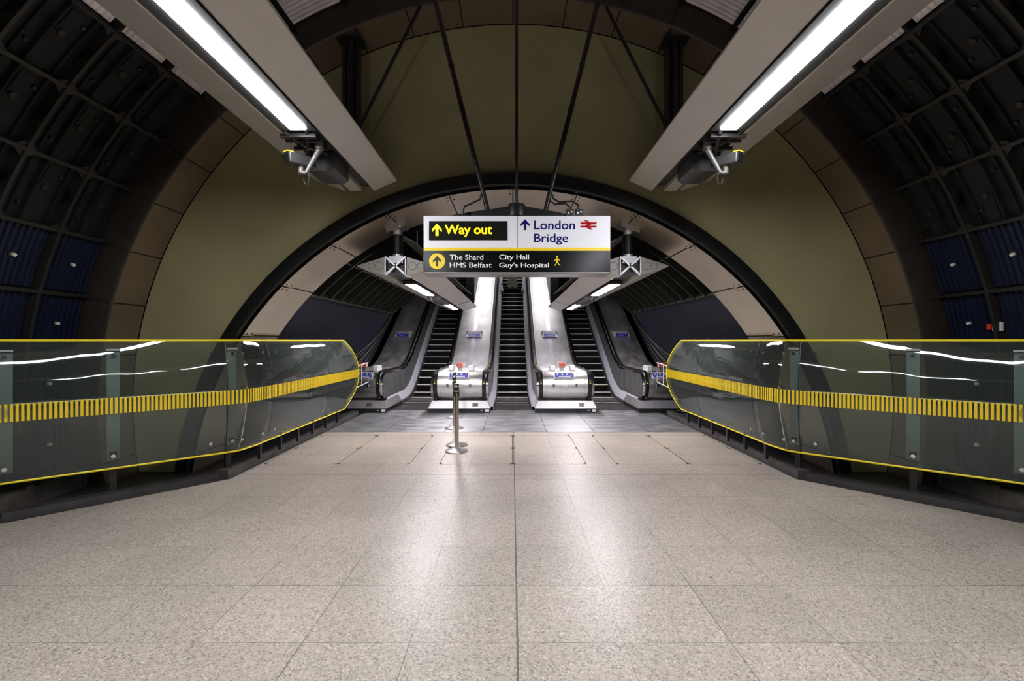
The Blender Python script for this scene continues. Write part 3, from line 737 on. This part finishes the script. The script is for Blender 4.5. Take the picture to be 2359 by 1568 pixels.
# ------------------------------------------------------------------ lamp units
def lamp_unit(root, cx, zt, d0, d1, lamps, lampmat, half=.51, gap=.16, th=.125, fn=lambda y: 0, ends=True, joint=True, lx=0., fw=.03, gx=0., front=False, lens_half=.075, drop=.03, boxes=()):
    def seg(poly, y0, y1, name, mat, **kw):
        m = MB(); n = 2; rows = [[(x, y, z+fn(y)) for x, z in poly] for y in (y0, y1)]
        m.grid(rows, 0, False, close_u=True); m.face(rows[0][::-1]); m.face(rows[1])
        return child(m, name, mat, root, **kw)
    for s in (-1, 1):
        p = [(cx+gx+s*gap, zt-th), (cx+gx+s*(gap+.012), zt-th-.004), (cx+s*(half-.02), zt-.016), (cx+s*half, zt-.008), (cx+s*half, zt+.008), (cx+s*(half-.02), zt+.016), (cx+gx+s*gap, zt+th)]
        wg = seg(p, d0, d1, 'wing', 'unit')
        for y in ([d for d in (d1-2.2,) if joint]):
            sub(MB().obox((cx+s*(gap+half)/2, y, zt-th/2-.012+fn(y)), (s*(half-gap)/2*.97, 0, th*.46), (0, .002, 0), (.002, 0, -.004)), 'joint', 'unit_dark', wg, root)
        if front:   # ring marks on the end plates
            for c_, r_ in ((gap+.075, .058), (gap+.185, .044)):
                m = MB(); C_ = Vector((cx+s*c_, d0-.004, zt)); m.grid([[C_+Vector((q*math.cos(k*.2618), 0, q*math.sin(k*.2618))) for k in range(24)] for q in (r_, r_-.005)], 0, False, close_u=True)
                sub(m, 'ring_mark', 'unit_dark', wg, root)
    seg([(cx+gx-gap, zt-th+.045), (cx+gx+gap, zt-th+.045), (cx+gx+gap, zt+th*.7), (cx+gx-gap, zt+th*.7)], d0+.06, d1-.02, 'spine', 'unit_dark')
    for (a, c, bx) in lamps:
        z = zt-th; cl = cx+lx
        fr = seg([(cx+gx-lens_half-fw, z+.03), (cx+gx-lens_half-fw, z-drop+.012), (cx+gx+lens_half+fw, z-drop+.012), (cx+gx+lens_half+fw, z+.03)], a-.04, c+.04, 'lamp_frame', 'unit_dark')
        m = MB(); rows = [[(x, y, zz_+fn(y)) for x, zz_ in ((cl-lens_half, z-drop+.0125), (cl-lens_half+.006, z-drop+.002), (cl+lens_half-.006, z-drop+.002), (cl+lens_half, z-drop+.0125))] for y in (a, c)]
        m.grid(rows, 0, False, close_u=True); m.face(rows[0][::-1]); m.face(rows[1])
        sub(m, 'lamp_lens', lampmat, fr, root, label='glowing white lens')
    for (a, c, w_, h_) in boxes:
        seg([(cx-w_, zt-th+.05), (cx-w_, zt-th-h_+.02), (cx-w_+.03, zt-th-h_), (cx+w_-.03, zt-th-h_), (cx+w_, zt-th-h_+.02), (cx+w_, zt-th+.05)], a, c, 'gear_box', 'unit_dark')
    if front:
        # X brace in the middle of the end
        m = MB(); y = d0-.005; g = gap-.015
        for (p, q) in (((-g, -th), (g, th)), ((-g, th), (g, -th))):
            a = Vector((cx+p[0], y, zt+p[1])); c = Vector((cx+q[0], y, zt+q[1])); t_ = (c-a)/2; n_ = t_.normalized().cross(Vector((0, 1, 0)))*.012
            m.obox((a+c)/2, t_, (0, .02, 0), n_)
        for xx in (-g, g): m.box(cx+xx-.008, cx+xx+.008, y-.02, y+.02, zt-th, zt+th)
        child(m, 'cross_brace', 'steel', root)
        child(MB().box(cx-.10, cx+.10, d0, d0+.05, zt+.04, zt+th+.01), 'saddle', 'steel_dull', root)
# concourse units, left and right
for s, nm in ((-1, 'left'), (1, 'right')):
    cx = s*1.935
    root = empty('lighting_raft', (cx, 5.7, 3.655), 'long winged grey light fitting over the %s side of the concourse' % nm, 'light fitting', 'concourse light fittings')
    lamp_unit(root, cx, 3.655, -4.0, 5.72, [(-3.6, -.3, 0), (0.3, 4.04, 0)], 'hall_lamp', half=.50, gap=.17, lens_half=.074, drop=.02, joint=False, lx=s*-.055, fw=.082, gx=s*-.045)
    child(MB().box(cx-.06, cx+.06, -3.6, 3.5, 3.74, 3.775), 'uplight_lens', 'up_lamp', root)  # glowing strip added on top of the fitting to light the crown
    child(bevel(MB().box(cx-.15, cx+.15, 4.60, 5.0, 3.38, 3.56).build('x', 'black')) and MB().prism([(cx-.15, 3.56), (cx-.15, 3.40), (cx-.10, 3.37), (cx+.10, 3.37), (cx+.15, 3.40), (cx+.15, 3.56)], 4.62, 5.02), 'gear_box', 'unit_dark', root)
    child(MB().box(cx-.075, cx+.075, 5.08, 5.71, 3.52, 3.57), 'centre_cover', 'unit', root)
    m = MB()
    for y in (4.15, 4.25, 4.42): m.box(cx-.16, cx+.16, y, y+.03, 3.50, 3.58)
    m.tube([(cx-.1, 4.10, 3.53), (cx-.02, 4.35, 3.50), (cx+.08, 4.6, 3.53)], .018, 8).tube([(cx+.1, 4.10, 3.54), (cx+.02, 4.3, 3.51), (cx-.1, 4.6, 3.53)], .014, 8)
    child(m, 'inner_frame', 'unit_dark', root)
    # hanger post and channel
    hx = s*1.93
    zt_ = ZC+math.sqrt(RB**2-hx*hx)
    m = MB(); hz0, hz1 = 3.74, zt_-.02
    for q in range(4): m.box(hx-.10+q*.052, hx-.062+q*.052, 5.50, 5.60, hz0, hz1-.0)
    hg = child(m, 'hanger', 'black', root)
    sub(MB().tube([(hx-s*.02, 5.46, hz0), (hx-s*.02, 5.46, hz1-.02)], .03, 12), 'hanger_tube', 'rod', hg, root)
    sub(MB().box(hx-.15, hx+.15, 5.42, 5.66, hz1-.05, hz1-.02), 'head_plate', 'black', hg, root)
    # diagonal stay
    a = Vector((s*1.83, 5.5, 4.20)); c = Vector((s*1.08, 5.38, ZC+math.sqrt(RB**2-1.08**2)-.02)); pts = [a.lerp(c, i/4) for i in range(5)]
    child(MB().tube(pts, .02, 10), 'stay_rod', 'rod', root)
    # camera on an arm
    root = empty('security_camera', tuple(W(1182+s*(1182-735), 345, 4.35)), 'grey security camera with yellow tip under the %s light fitting' % nm, 'camera', 'security cameras')
    fx = lambda px: 1182+s*(1182-px)
    A_ = W(fx(735), 345, 4.35); Bp = W(fx(704), 398, 4.32); A_up = Vector((A_.x, A_.y, 3.56))
    child(MB().tube([A_up, A_], [.035, .04], 12).tube([A_, A_.lerp(Bp, .5), Bp], [.028, .022, .016], 12), 'arm', 'arm_grey', root)
    e0 = W(fx(660), 362, 4.20); e1 = W(fx(722), 378, 4.42); ax = (e1-e0); axn = ax.normalized(); side = axn.cross(Vector((0, 0, 1))).normalized(); up = side.cross(axn)
    bo = bevel(child(MB().obox((e0+e1)/2, ax/2, side*.05, up*.05), 'camera_body', 'unit_dark', root), .012, 3)
    sub(MB().obox(e0-axn*.004, axn*.003, side*.038, up*.034), 'front_glass', 'black', bo, root)
    sub(MB().obox(e0+axn*.02+up*.054, axn*.03, side*.035, up*.005), 'yellow_cap', 'yellow_dot', bo, root)
    neck = (e0+e1)/2-up*.05
    child(MB().tube([neck, neck-Vector((0, 0, .06)), Bp], [.03, .028, .022], 12), 'bracket', 'arm_grey', root)
    lp = [Bp+Vector((s*-.0+.03*math.sin(k*.6)*-s, .01*k/3, -.05+.055*math.cos(k*.6)-.0)) for k in range(11)]
    child(MB().tube(lp, .007, 8), 'cable_loop', 'cable', root)

# landing units
for s, nm in ((-1, 'left'), (1, 'right')):
    cx = s*1.62
    root = empty('landing_light', (cx, 6.4, 2.705), 'winged light fitting over the escalator landing, %s of the sign' % nm, 'light fitting', 'landing light fittings')
    lamp_unit(root, cx, 2.705, 6.4, 14.1, [(7.3, 9.1, 0), (11.3, 13.1, 0)], 'shaft_lamp', half=.53, gap=.155, front=True, lens_half=.075, drop=.03, boxes=((9.5, 11.0, .14, .06),))
    m = MB(); zt_ = ZA+math.sqrt(RS**2-cx*cx)
    m.tube([(cx, 6.5, 2.80), (cx, 6.5, zt_-.08)], .055, 18)
    hg = child(m, 'hanger', 'black', root)
    sub(MB().tube([(cx, 6.5, 2.80), (cx, 6.5, 2.88)], .066, 18), 'hanger_collar', 'steel', hg, root)
    sub(MB().tube([(cx, 6.5, zt_-.12), (cx, 6.5, zt_-.06)], .06, 18), 'hanger_collar', 'steel', hg, root)
    sub(MB().obox((cx, 6.5, zt_-.03), (.13, 0, s*-.05), (0, .12, 0), (0, 0, .04)), 'head_plate', 'steel_dull', hg, root)
    sub(MB().obox((cx+s*-.02, 6.6, (2.83+zt_)/2), (.03, 0, 0), (0, .03, 0), (0, 0, (zt_-2.83)/2)), 'conduit', 'black', hg, root)
    child(MB().tube([(cx, 13.2, 2.8), (cx, 13.2, 3.6)], .05, 14), 'rear_hanger', 'black', root)
    m = MB(); m.tube([(cx-.02, 9.2, 2.56), (cx-.02, 9.35, 2.50), (cx+.02, 9.4, 2.52)], .015, 8)
    child(m, 'small_spot', 'chrome', root)
# fittings following the slope
for s, nm in ((-1, 'left'), (1, 'right')):
    cx = s*1.25; fn = lambda y: SL*(y-16)
    z0 = base(16)+3.15
    root = empty('slope_light', (cx, 16, z0), 'winged light fitting climbing the escalator vault on the %s' % nm, 'light fitting', 'sloping light fittings')
    lamp_unit(root, cx, z0, 16, 29, [(16.4, 19.4, 0), (20.0, 23.0, 0), (23.6, 26.6, 0)], 'slope_lamp', half=.42, gap=.15, fn=fn, lens_half=.08)
    m = MB()
    for y in (17, 22, 27): m.tube([(cx, y, z0+fn(y)+.08), (cx, y, z0+fn(y)+.75)], .03, 10)
    child(m, 'hanger', 'black', root)
# cable trays beside the sign in the arch
for s, nm in ((-1, 'left'), (1, 'right')):
    root = empty('cable_tray', (s*1.3, 7.0, 3.3), 'slotted cable tray behind the %s edge of the sign, under the vault' % nm, 'cable tray', 'cable trays')
    m = MB()
    p0 = Vector((s*1.62, 6.9, 3.22)); p1 = Vector((s*1.30, 13.0, 3.05)); t_ = p1-p0; L_ = t_.length; tn = t_.normalized()
    side = Vector((1, 0, s*.5)).normalized()
    for q in (-.15, 0, .15): m.obox((p0+p1)/2+side*q, t_/2, side*.015, (0, 0, .012))
    for k in range(60): m.obox(p0+tn*(L_*k/59), side*.15, tn*.018, (0, 0, .008))
    child(m, 'tray', 'unit', root)
    m = MB()
    for y in (7.5, 12.5):
        zz_ = p0.z-.02; m.tube([(s*1.55, y, zz_), (s*1.55, y, zz_+.25)], .012, 8)
    child(m, 'drop_rod', 'steel_dull', root)
# wall cables following the shaft side
for s, nm in ((-1, 'left'), (1, 'right')):
    for k in range(8):
        a = 16+k*2.6; pts = []
        for i in range(26):
            y = 10.2+i*.5+k*.12; t_ = min(1, max(0, (y-10.8)/2.6)); t_ = t_*t_*(3-2*t_)
            aa = (a-10*(1-t_)); aa = aa if s == 1 else 180-aa
            pts.append(Vector(shp(4.27-.02*(k % 2), aa, y))+Vector((0, 0, -.35*(1-t_)*0)))
        o = MB().tube(pts, .011+.004*(k % 3), 6).build('cable', 'cable')
        tag(o, 'grey service cable climbing the %s shaft wall beside the outer deck' % nm, 'cable', 'cables on the %s shaft wall' % nm)
    pts = []
    m = MB(); rows = []
    for i in range(6):
        y = 15.2+i*.45
        rows.append([shp(4.24, (20 if s == 1 else 160), y), shp(4.24, (25 if s == 1 else 155), y)])
    m.grid(rows, 0, False)
    rows2 = [[shp(4.27, (20 if s == 1 else 160), 15.2+i*.45), shp(4.27, (25 if s == 1 else 155), 15.2+i*.45)] for i in range(6)]
    m.grid(rows2, 0, False)
    for i in (0, 5): m.face([rows[i][0], rows[i][1], rows2[i][1], rows2[i][0]])
    for j in (0, 1): m.grid([[r_[j] for r_ in rows], [r_[j] for r_ in rows2]], 0, False)
    o = m.build('poster_panel', 'nosing'); tag(o, 'pale narrow panel slanting up the shaft wall beyond the %s deck' % nm, 'panel', 'pale slanting wall panels')

# ------------------------------------------------------------------ hanging sign
DS = 4.5; K = DS/1066
def S(cx_, cy_):  # crop measure (5.128x zoom from 960,480) -> local metres from sign centre
    return ((960+cx_/5.1283)-1190)*K, (784-(480+cy_/5.1283))*K
SX = (1190-1182)*K
root = empty('hanging_sign', (SX, DS, EYE), 'overhead sign reading Way out and London Bridge, white over black', 'sign')
OF = (SX, DS, EYE)
def sbox(c0, c1, y0, y1, mat, name, parent=root, bv=0):
    x0, z1 = S(*c0); x1, z0 = S(*c1)
    o = MB().box(x0, x1, y0, y1, z0, z1).build(name, mat, parent)
    if bv: bevel(o, bv, 3)
    return o
case = sbox((72, 80), (2290, 775), .004, .24, 'sign_case', 'case', bv=.012)
wf = sbox((84, 88), (2284, 462), 0, .01, 'white_sign', 'upper_face')
sbox((84, 462), (2284, 500), -.001, .01, 'sign_yellow', 'divider')
bf = sbox((84, 500), (2284, 750), 0, .01, 'black_sign', 'lower_face')
sbox((1184, 88), (1190, 462), -.002, .0, 'sign_case', 'panel_joint')
dp = sbox((144, 150), (1071, 375), -.004, 0, 'display', 'display', label=None) if False else sbox((144, 150), (1071, 375), -.004, 0, 'display', 'display')
tag(dp, 'black dot-matrix display')
def stext(s, b_, mat, parent, bold, y=-.004, nm='lettering'):
    x0, z1 = S(b_[0], b_[2]); x1, z0 = S(b_[1], b_[3])
    return text(s, (0, y, 0), (1, 0, 0), (0, 0, 1), (x0, x1, z0, z1), mat, parent, bold=bold, t=.003, name=nm)
stext('Way out', (330, 890, 195, 338), 'amber', dp, .022, -.004)
stext('London', (1385, 1868, 143, 248), 'navy', wf, .010, 0)
stext('Bridge', (1385, 1788, 298, 428), 'navy', wf, .010, 0)
stext('The Shard', (388, 785, 545, 608), 'sign_white', bf, .010, 0)
stext('HMS Belfast', (388, 885, 638, 698), 'sign_white', bf, .010, 0)
stext('City Hall', (972, 1325, 545, 622), 'sign_white', bf, .010, 0)
stext("Guy's Hospital", (972, 1558, 638, 714), 'sign_white', bf, .010, 0)
def spoly(pts, mat, name, parent, y=-.003, th=.003):
    P = [S(*p) for p in pts]; n = len(P); m = MB()
    m.face([(x, y, z) for x, z in P]); m.face([(x, y+th, z) for x, z in P][::-1])
    for i in range(n): a, c = P[i], P[(i+1) % n]; m.face([(a[0], y, a[1]), (c[0], y, c[1]), (c[0], y+th, c[1]), (a[0], y+th, a[1])])
    return m.build(name, mat, parent)
def arrow(x0, x1, y0, y1, mat, parent, y=-.003, sw=.15, wd=.26):
    w_, h_ = x1-x0, y1-y0
    pts = [(.5, 0), (1, .44), (1, .44+wd), (.5+sw, .40), (.5+sw, 1), (.5-sw, 1), (.5-sw, .40), (0, .44+wd), (0, .44)]
    return spoly([(x0+a*w_, y0+c*h_) for a, c in pts], mat, 'arrow', parent, y)
arrow(182, 295, 182, 325, 'amber', dp, -.007, .155, .24)
arrow(1225, 1332, 127, 255, 'navy', wf, -.003, .12, .22)
circ = spoly([(239+94*math.cos(k*math.pi/24), 623+94*math.sin(k*math.pi/24)) for k in range(48)], 'sign_yellow', 'roundel', bf, -.003)
tag(circ, 'yellow disc'); circ.parent = root
arrow(190, 290, 560, 683, 'black', circ, -.005, .11, .20)
# double-arrow rail mark
rm = [spoly([(1932, 164), (2050, 164), (2050, 186), (1932, 186)], 'red', 'rail_mark', wf),]
m = MB()
def addp(m, pts, y=-.003):
    P = [S(*p) for p in pts]; m.face([(x, y, z) for x, z in P])
for pts in ([(1932, 164), (2122, 164), (2122, 186), (1932, 186)], [(1932, 205), (2122, 205), (2122, 224), (1932, 224)],
            [(1968, 139), (2002, 139), (2068, 172), (2068, 176), (2028, 205), (1985, 205), (2030, 174)],
            [(2082, 250), (2048, 250), (1984, 216), (1984, 212), (2028, 182), (2068, 182), (2024, 214)]):
    addp(m, pts, -.0035-.0003*len(m.f))
bpy.data.objects.remove(rm[0])
m.build('rail_mark', 'red', wf)
# walking figure pictogram
m = MB()
cxh, cyh = 1656, 572
addp(m, [(cxh+12*math.cos(k*.5236), cyh+12*math.sin(k*.5236)) for k in range(12)])
for pts in ([(1646, 588), (1668, 588), (1672, 600), (1668, 634), (1646, 634), (1642, 600)],
            [(1644, 588), (1650, 598), (1634, 618), (1620, 620), (1620, 612), (1630, 608)],
            [(1668, 590), (1684, 602), (1690, 622), (1682, 624), (1676, 608), (1666, 600)],
            [(1646, 630), (1660, 634), (1650, 654), (1634, 676), (1622, 676), (1624, 670), (1640, 652)],
            [(1654, 630), (1668, 630), (1678, 654), (1698, 670), (1692, 680), (1668, 658)]):
    addp(m, pts)
m.build('walking_figure', 'sign_yellow', bf)
# yoke, rods, cables and boxes above
def L3(px, py, y=0.): return Vector(((px-1190)*K, y, (784-py)*K))
yk = MB()
P = [(1083, 492), (1083, 486), (1092, 484), (1170, 470), (1172, 464), (1208, 464), (1210, 470), (1288, 484), (1297, 486), (1297, 492)]
pts = [L3(*p) for p in P]; yk.face([(p.x, .07, p.z) for p in pts]); yk.face([(p.x, .17, p.z) for p in pts][::-1])
for i in range(len(pts)): a, c = pts[i], pts[(i+1) % len(pts)]; yk.face([(a.x, .07, a.z), (c.x, .07, c.z), (c.x, .17, c.z), (a.x, .17, a.z)])
yo = yk.build('yoke', 'rod', root)
hb = L3(1190, 492, .12); MB().tube([hb, L3(1190, 478, .12), L3(1190, 463, .12)], [.09, .088, .075], 20).build('hub', 'rod', yo)
zc_ = lambda x: ZC+math.sqrt((RT+.02)**2-x*x)-EYE
MB().tube([L3(1190, 470, .12), Vector((0, .12, zc_(0)))], .014, 10).tube([L3(1190, 464, .12), L3(1190, 456, .12)], .022, 12).build('rod', 'rod', root)
for s in (-1, 1):
    a = L3(1190+s*68, 478, .12); e = L3(1190+s*188, 0, .12); t_ = (e-a); q = a+t_*((zc_(1.0)-a.z)/t_.z)
    MB().tube([a, a.lerp(q, .5), q], .024, 12).build('rod', 'rod', root)
    for f in (.35, .5): MB().tube([a.lerp(q, f-.004), a.lerp(q, f+.004)], .030, 12).build('sleeve', 'rod', root)
MB().tube([L3(1180, 452, .12)+Vector((-.32, 0, .02))*0+L3(1122, 452, 0)*0+L3(1104, 440, .10)-L3(1180, 452, .12)] if False else [L3(1106, 440, .10), L3(1104, 452, .10), L3(1080, 463, .10), L3(1068, 468, .10), L3(1064, 478, .10), L3(1063, 492, .10)], .009, 8).build('cable', 'rubber', root)
MB().tube([L3(1268, 440, .12), L3(1268, 452, .12), L3(1280, 462, .12), L3(1305, 460, .12), L3(1315, 468, .12), L3(1316, 476, .12)], .009, 8).build('cable', 'rubber', root)
MB().tube([L3(1274, 440, .10), L3(1276, 450, .10), L3(1290, 458, .10), L3(1320, 456, .10), L3(1334, 464, .10), L3(1337, 476, .10)], .009, 8).build('cable', 'rubber', root)
MB().tube([L3(1063, 492, .10), L3(1063, 478, .10)], .014, 10).build('cable_gland', 'rubber', root)
for px in (1315, 1337):
    a = L3(px-9, 495); c = L3(px+9, 476)
    jb = bevel(MB().box(a.x, c.x, .07, .13, a.z, c.z).build('junction_box', 'cable', root), .004)
    MB().disc(((a.x+c.x)/2-.015, .068, (a.z+c.z)/2), (0, 1, 0), .008, .004, 10).disc(((a.x+c.x)/2+.015, .068, (a.z+c.z)/2+.01), (0, 1, 0), .008, .004, 10).build('screw', 'steel', jb)
m = MB()
for x0, x1 in ((1050, 1085), (1100, 1145), (1235, 1292)):
    n = int((x1-x0)/6)
    for i in range(n): p = L3(x0+i*6, 492, .05); m.box(p.x, p.x+.010, .05, .09, L3(0, 495).z, L3(0, 489).z)
m.build('cable_clip', 'black', root)

# ------------------------------------------------------------------ glass balustrades
ZT, ZB = EYE+.0, .30
def gpath():
    P = [(3.38, 9.45), (3.38, 6.1), (3.42, 5.80), (3.58, 5.62), (4.30, 4.98), (4.90, 4.45), (4.98, 4.37)]
    return P
class Path:
    def __init__(s, pts):
        s.p = [Vector(q) for q in pts]; s.l = [0]
        for i in range(1, len(s.p)): s.l.append(s.l[-1]+(s.p[i]-s.p[i-1]).length)
    def at(s, t):
        t = max(0, min(s.l[-1], t))
        for i in range(1, len(s.p)):
            if t <= s.l[i]+1e-9:
                f = (t-s.l[i-1])/(s.l[i]-s.l[i-1]); return s.p[i-1].lerp(s.p[i], f)
        return s.p[-1]
    def nrm(s, t):
        a, c = s.at(t-.15), s.at(t+.15); d = (c-a).normalized(); return Vector((-d.y, d.x))   # provisional
BOW = .11
for s, nm in ((-1, 'left'), (1, 'right')):
    path = Path(gpath())
    TL = path.l[-1]
    root = empty('glass_balustrade', (s*3.4, 6.2, 0), 'tall tinted glass balustrade edged and banded in yellow, on the %s' % nm, 'balustrade', 'glass balustrades')
    def G(t, z, off=0.):
        p = path.at(t); n_ = path.nrm(t)
        if n_.x > 0: n_ = -n_
        u = (z-(ZT+ZB)/2)/((ZT-ZB)/2); k = BOW*(1-u*u)+off
        q = p+n_*k
        return (s*q.x, q.y, z)
    # rounded far end: the panel starts later at top and bottom
    def t_start(z):
        u = (z-(ZT+ZB)/2)/((ZT-ZB)/2); return -.0+ .0 if False else (.0+.58*(abs(u)**2.4))-.38
    # extend the straight run so t can be negative at mid height
    path.p[0] = Vector((3.38, 9.85)); path.l = [0]
    for i in range(1, len(path.p)): path.l.append(path.l[-1]+(path.p[i]-path.p[i-1]).length)
    t_end = path.l[-1]
    t_start = lambda z: .56*abs((z-(ZT+ZB)/2)/((ZT-ZB)/2))**2.2
    # joints measured along the path
    tj = [None]+[9.85-8.25, 9.85-6.32, 4.22, 6.5]
    nz = 14; zs = [ZB+(ZT-ZB)*i/nz for i in range(nz+1)]
    for k in range(len(tj)):
        ta = tj[k]; tb = tj[k+1] if k+1 < len(tj) else t_end
        if k+1 < len(tj) and tb > t_end: tb = t_end
        if ta is not None and ta >= t_end: break
        nu = 10; m = MB(); gp = .006
        for off in (0, -.012):
            rows = []
            for z in zs:
                a0 = t_start(z) if ta is None else ta+gp
                rows.append([G(a0+(tb-gp-a0)*i/nu, z, off) for i in range(nu+1)])
            m.grid(rows, 0, True)
        # rim faces
        r0 = [[], []]; r1 = [[], []]
        for j, off in enumerate((0, -.012)):
            for z in zs:
                a0 = t_start(z) if ta is None else ta+gp
                r0[j].append(G(a0, z, off)); r1[j].append(G(tb-gp, z, off))
        m.grid(r0, 0, False); m.grid(r1, 0, False)
        for z in (ZB, ZT):
            a0 = t_start(z) if ta is None else ta+gp
            m.grid([[G(a0+(tb-gp-a0)*i/nu, z, off) for i in range(nu+1)] for off in (0, -.012)], 0, False)
        gl = child(m, 'glass_panel', 'glass', root)
        if ta is not None:
            jm = MB().tube([G(ta, z, -.006) for z in zs], .006, 6); sub(jm, 'panel_seal', 'black', gl, root)
        # glass fixing bolts with rear spiders
        bm_ = MB()
        ends = []
        if ta is not None: ends.append(ta+.16)
        if tb < t_end-.01: ends.append(tb-.16)
        for te in ends:
            for z in (ZT-.16, ZB+.14):
                c0 = Vector(G(te, z, .012)); c1 = Vector(G(te, z, -.06)); bm_.tube([c0, c1], .018, 12)
        if bm_.v: sub(bm_, 'fixing_bolt', 'chrome', gl, root)
    # yellow edging: top, far end, bottom
    pts = []
    N_ = 60
    for i in range(N_+1): pts.append(G(t_end+(t_start(ZT)-t_end)*i/N_, ZT, -.006))
    for z in reversed(zs[:-1]): pts.append(G(t_start(z), z, -.006))
    for i in range(1, N_+1): pts.append(G(t_start(ZB)+(t_end-t_start(ZB))*i/N_, ZB, -.006))
    child(MB().tube(pts, .0135, 8), 'yellow_edging', 'yellow', root)
    # stripe band
    m = MB(); t = .02+.0; pitch = .038
    while t < t_end-.02:
        z0, z1 = .90, 1.07
        if t > t_start((z0+z1)/2)+.01:
            m.face([G(t, z0, .003), G(t+pitch*.58, z0, .003), G(t+pitch*.58, z1, .003), G(t, z1, .003)])
            m.face([G(t, z0, .001), G(t+pitch*.58, z0, .001), G(t+pitch*.58, z1, .001), G(t, z1, .001)])
        t += pitch
    child(m, 'stripe_band', 'yellow_band', root, kind='stuff', label='band of upright yellow stripes')
    # posts behind the glass
    def post(px, d_guess=None, dark=False):
        # find t whose projected column is px
        best = min((abs(((abs(G(i*.01, 1.2)[0]))/G(i*.01, 1.2)[1])*1066-(1182-px)), i*.01) for i in range(int(t_end*100)))
        return best[1]
    for px in (262, 8, 538):
        tt = post(px); c0 = Vector(G(tt, 1.0, -.10)); n_ = Vector(G(tt, 1.0, 0))-c0; n_.z = 0; n_.normalize(); sd = Vector((n_.y, -n_.x, 0))
        m = MB()
        m.obox((c0.x, c0.y, .985), sd*.053, n_*.008, (0, 0, .59))
        po = child(m, 'post', 'post_grey', root)
        if px != 8: sub(MB().obox(Vector((c0.x, c0.y, 0.24))-n_*.10, sd*.03, n_*.03, (0, 0, .24)).obox(Vector((c0.x, c0.y, 0.46))-n_*.05, sd*.03, n_*.08, (0, 0, .02)), 'foot_bracket', 'black', po, root)
        sub(MB().obox(Vector((c0.x, c0.y, 1.575))+n_*.02, sd*.058, n_*.03, (0, 0, .01)), 'post_cap', 'post_grey', po, root)
        m = MB()
        for z in (ZT-.16, ZB+.14):
            a = Vector(G(tt, z, .014)); c = Vector((c0.x, c0.y, z)); m.tube([a, c], .02, 14)
        sub(m, 'fixing_bolt', 'chrome', po, root)
    # tubular rail behind
    m = MB(); pts = [G(1.0+(t_end-1.0)*i/40, 1.045, -.16) for i in range(41)]
    # follow plan of the glass base, ignoring the bow at constant height
    m.tube(pts, .028, 12); child(m, 'rear_rail', 'bronze_rail', root)
    for i in range(8):
        tt = .9+i*.55; a = Vector(G(tt, ZB+.05, -.03))
        if tt < 4.0: child(MB().box(a.x-.02, a.x+.02, a.y-.02, a.y+.02, .09, ZB+.03), 'foot', 'black', root)
# white box on the right-hand wall and skirting braces
p = W(2203, 770, 4.83); a = math.degrees(math.atan2(p.z-ZC, p.x)); rr = RT+.05
root = empty('wall_plate', tuple(polar(ZC, rr, a, 4.83)), 'small pale square plate on the right-hand blue wall', 'wall plate')
MB().box(-.012, .012, -.045, .045, -.045, .045).build('plate', 'white_box', root)
MB().box(-.016, .0, .06, .10, -.03, .03).build('indicator', 'stop_red', root)

# ------------------------------------------------------------------ belt barrier posts
spots = [(-.849, 7.0, 'nearest'), (-.893, 7.40, 'second'), (-1.113, 8.84, 'third'), (-1.266, 10.1, 'farthest')]
def stanchion():
    r0 = empty('barrier_post', (0, 0, 0))
    MB().lathe([(0, 0), (.172, 0), (.175, .008), (.172, .018), (.12, .034), (.05, .045), (.035, .05), (0, .05)], seg=48).build('base', 'base_steel', r0)
    MB().lathe([(.031, .05), (.031, .90)], seg=24).build('pole', 'post_steel', r0)
    hd = MB().lathe([(.034, .90), (.036, .905), (.036, .965), (.033, .985), (0, .99)], seg=24).build('head', 'post_steel', r0)
    MB().box(-.038, .038, -.042, -.030, .925, .958).box(-.042, -.030, -.02, .02, .83, .90).box(.030, .042, -.02, .02, .83, .90).build('belt_slot', 'black', r0)
    MB().lathe([(.034, .895), (.034, .88), (.032, .875)], seg=24).build('collar', 'black', r0)
    return r0
def copy_tree(o, parent=None):
    c = o.copy(); COL.objects.link(c); c.parent = parent
    for ch in list(o.children): copy_tree(ch, c)
    return c
proto = stanchion(); trees = [proto]+[copy_tree(proto) for _ in range(3)]
for o, (x, y, nm) in zip(trees, spots):
    o.location = (x, y, 0)
    o['label'] = {'nearest': 'steel barrier post nearest the camera, first of the row before newel 22', 'second': 'steel barrier post directly behind the nearest one on the terrazzo', 'third': 'steel barrier post on the grey metal plates, third in the row', 'farthest': 'steel barrier post closest to the newel numbered 22'}[nm]
    o['category'] = 'barrier post'; o['group'] = 'belt barrier posts'
# small tubular gates by the glass ends
for s, nm in ((-1, 'left'), (1, 'right')):
    root = empty('tubular_frame', (s*3.42, 10.4, 0), 'white tubular frame between the %s glass balustrade and the outer newel' % nm, 'frame', 'white tubular frames')
    x0 = s*3.42
    m = MB(); A_ = Vector((x0, 10.05, 1.10)); B_ = Vector((x0+s*-.10, 10.62, 1.17)); C_ = Vector((x0+s*-.10, 10.62, .72)); D_ = Vector((x0, 10.05, .64))
    m.tube([A_, B_, C_, D_], .013, 8).tube([A_.lerp(B_, .5), D_.lerp(C_, .5)], .010, 8)
    child(m, 'frame', 'white_box', root)
    child(MB().tube([A_, Vector((x0-s*.04, 9.78, 1.08))], .013, 8), 'link_bar', 'white_box', root)
    child(MB().tube([D_, Vector((x0-s*.04, 9.78, .62))], .013, 8), 'link_bar', 'white_box', root)
# remove helper leftovers
for o in list(bpy.data.objects):
    if o.name.startswith('x') and len(o.name) <= 5: bpy.data.objects.remove(o)
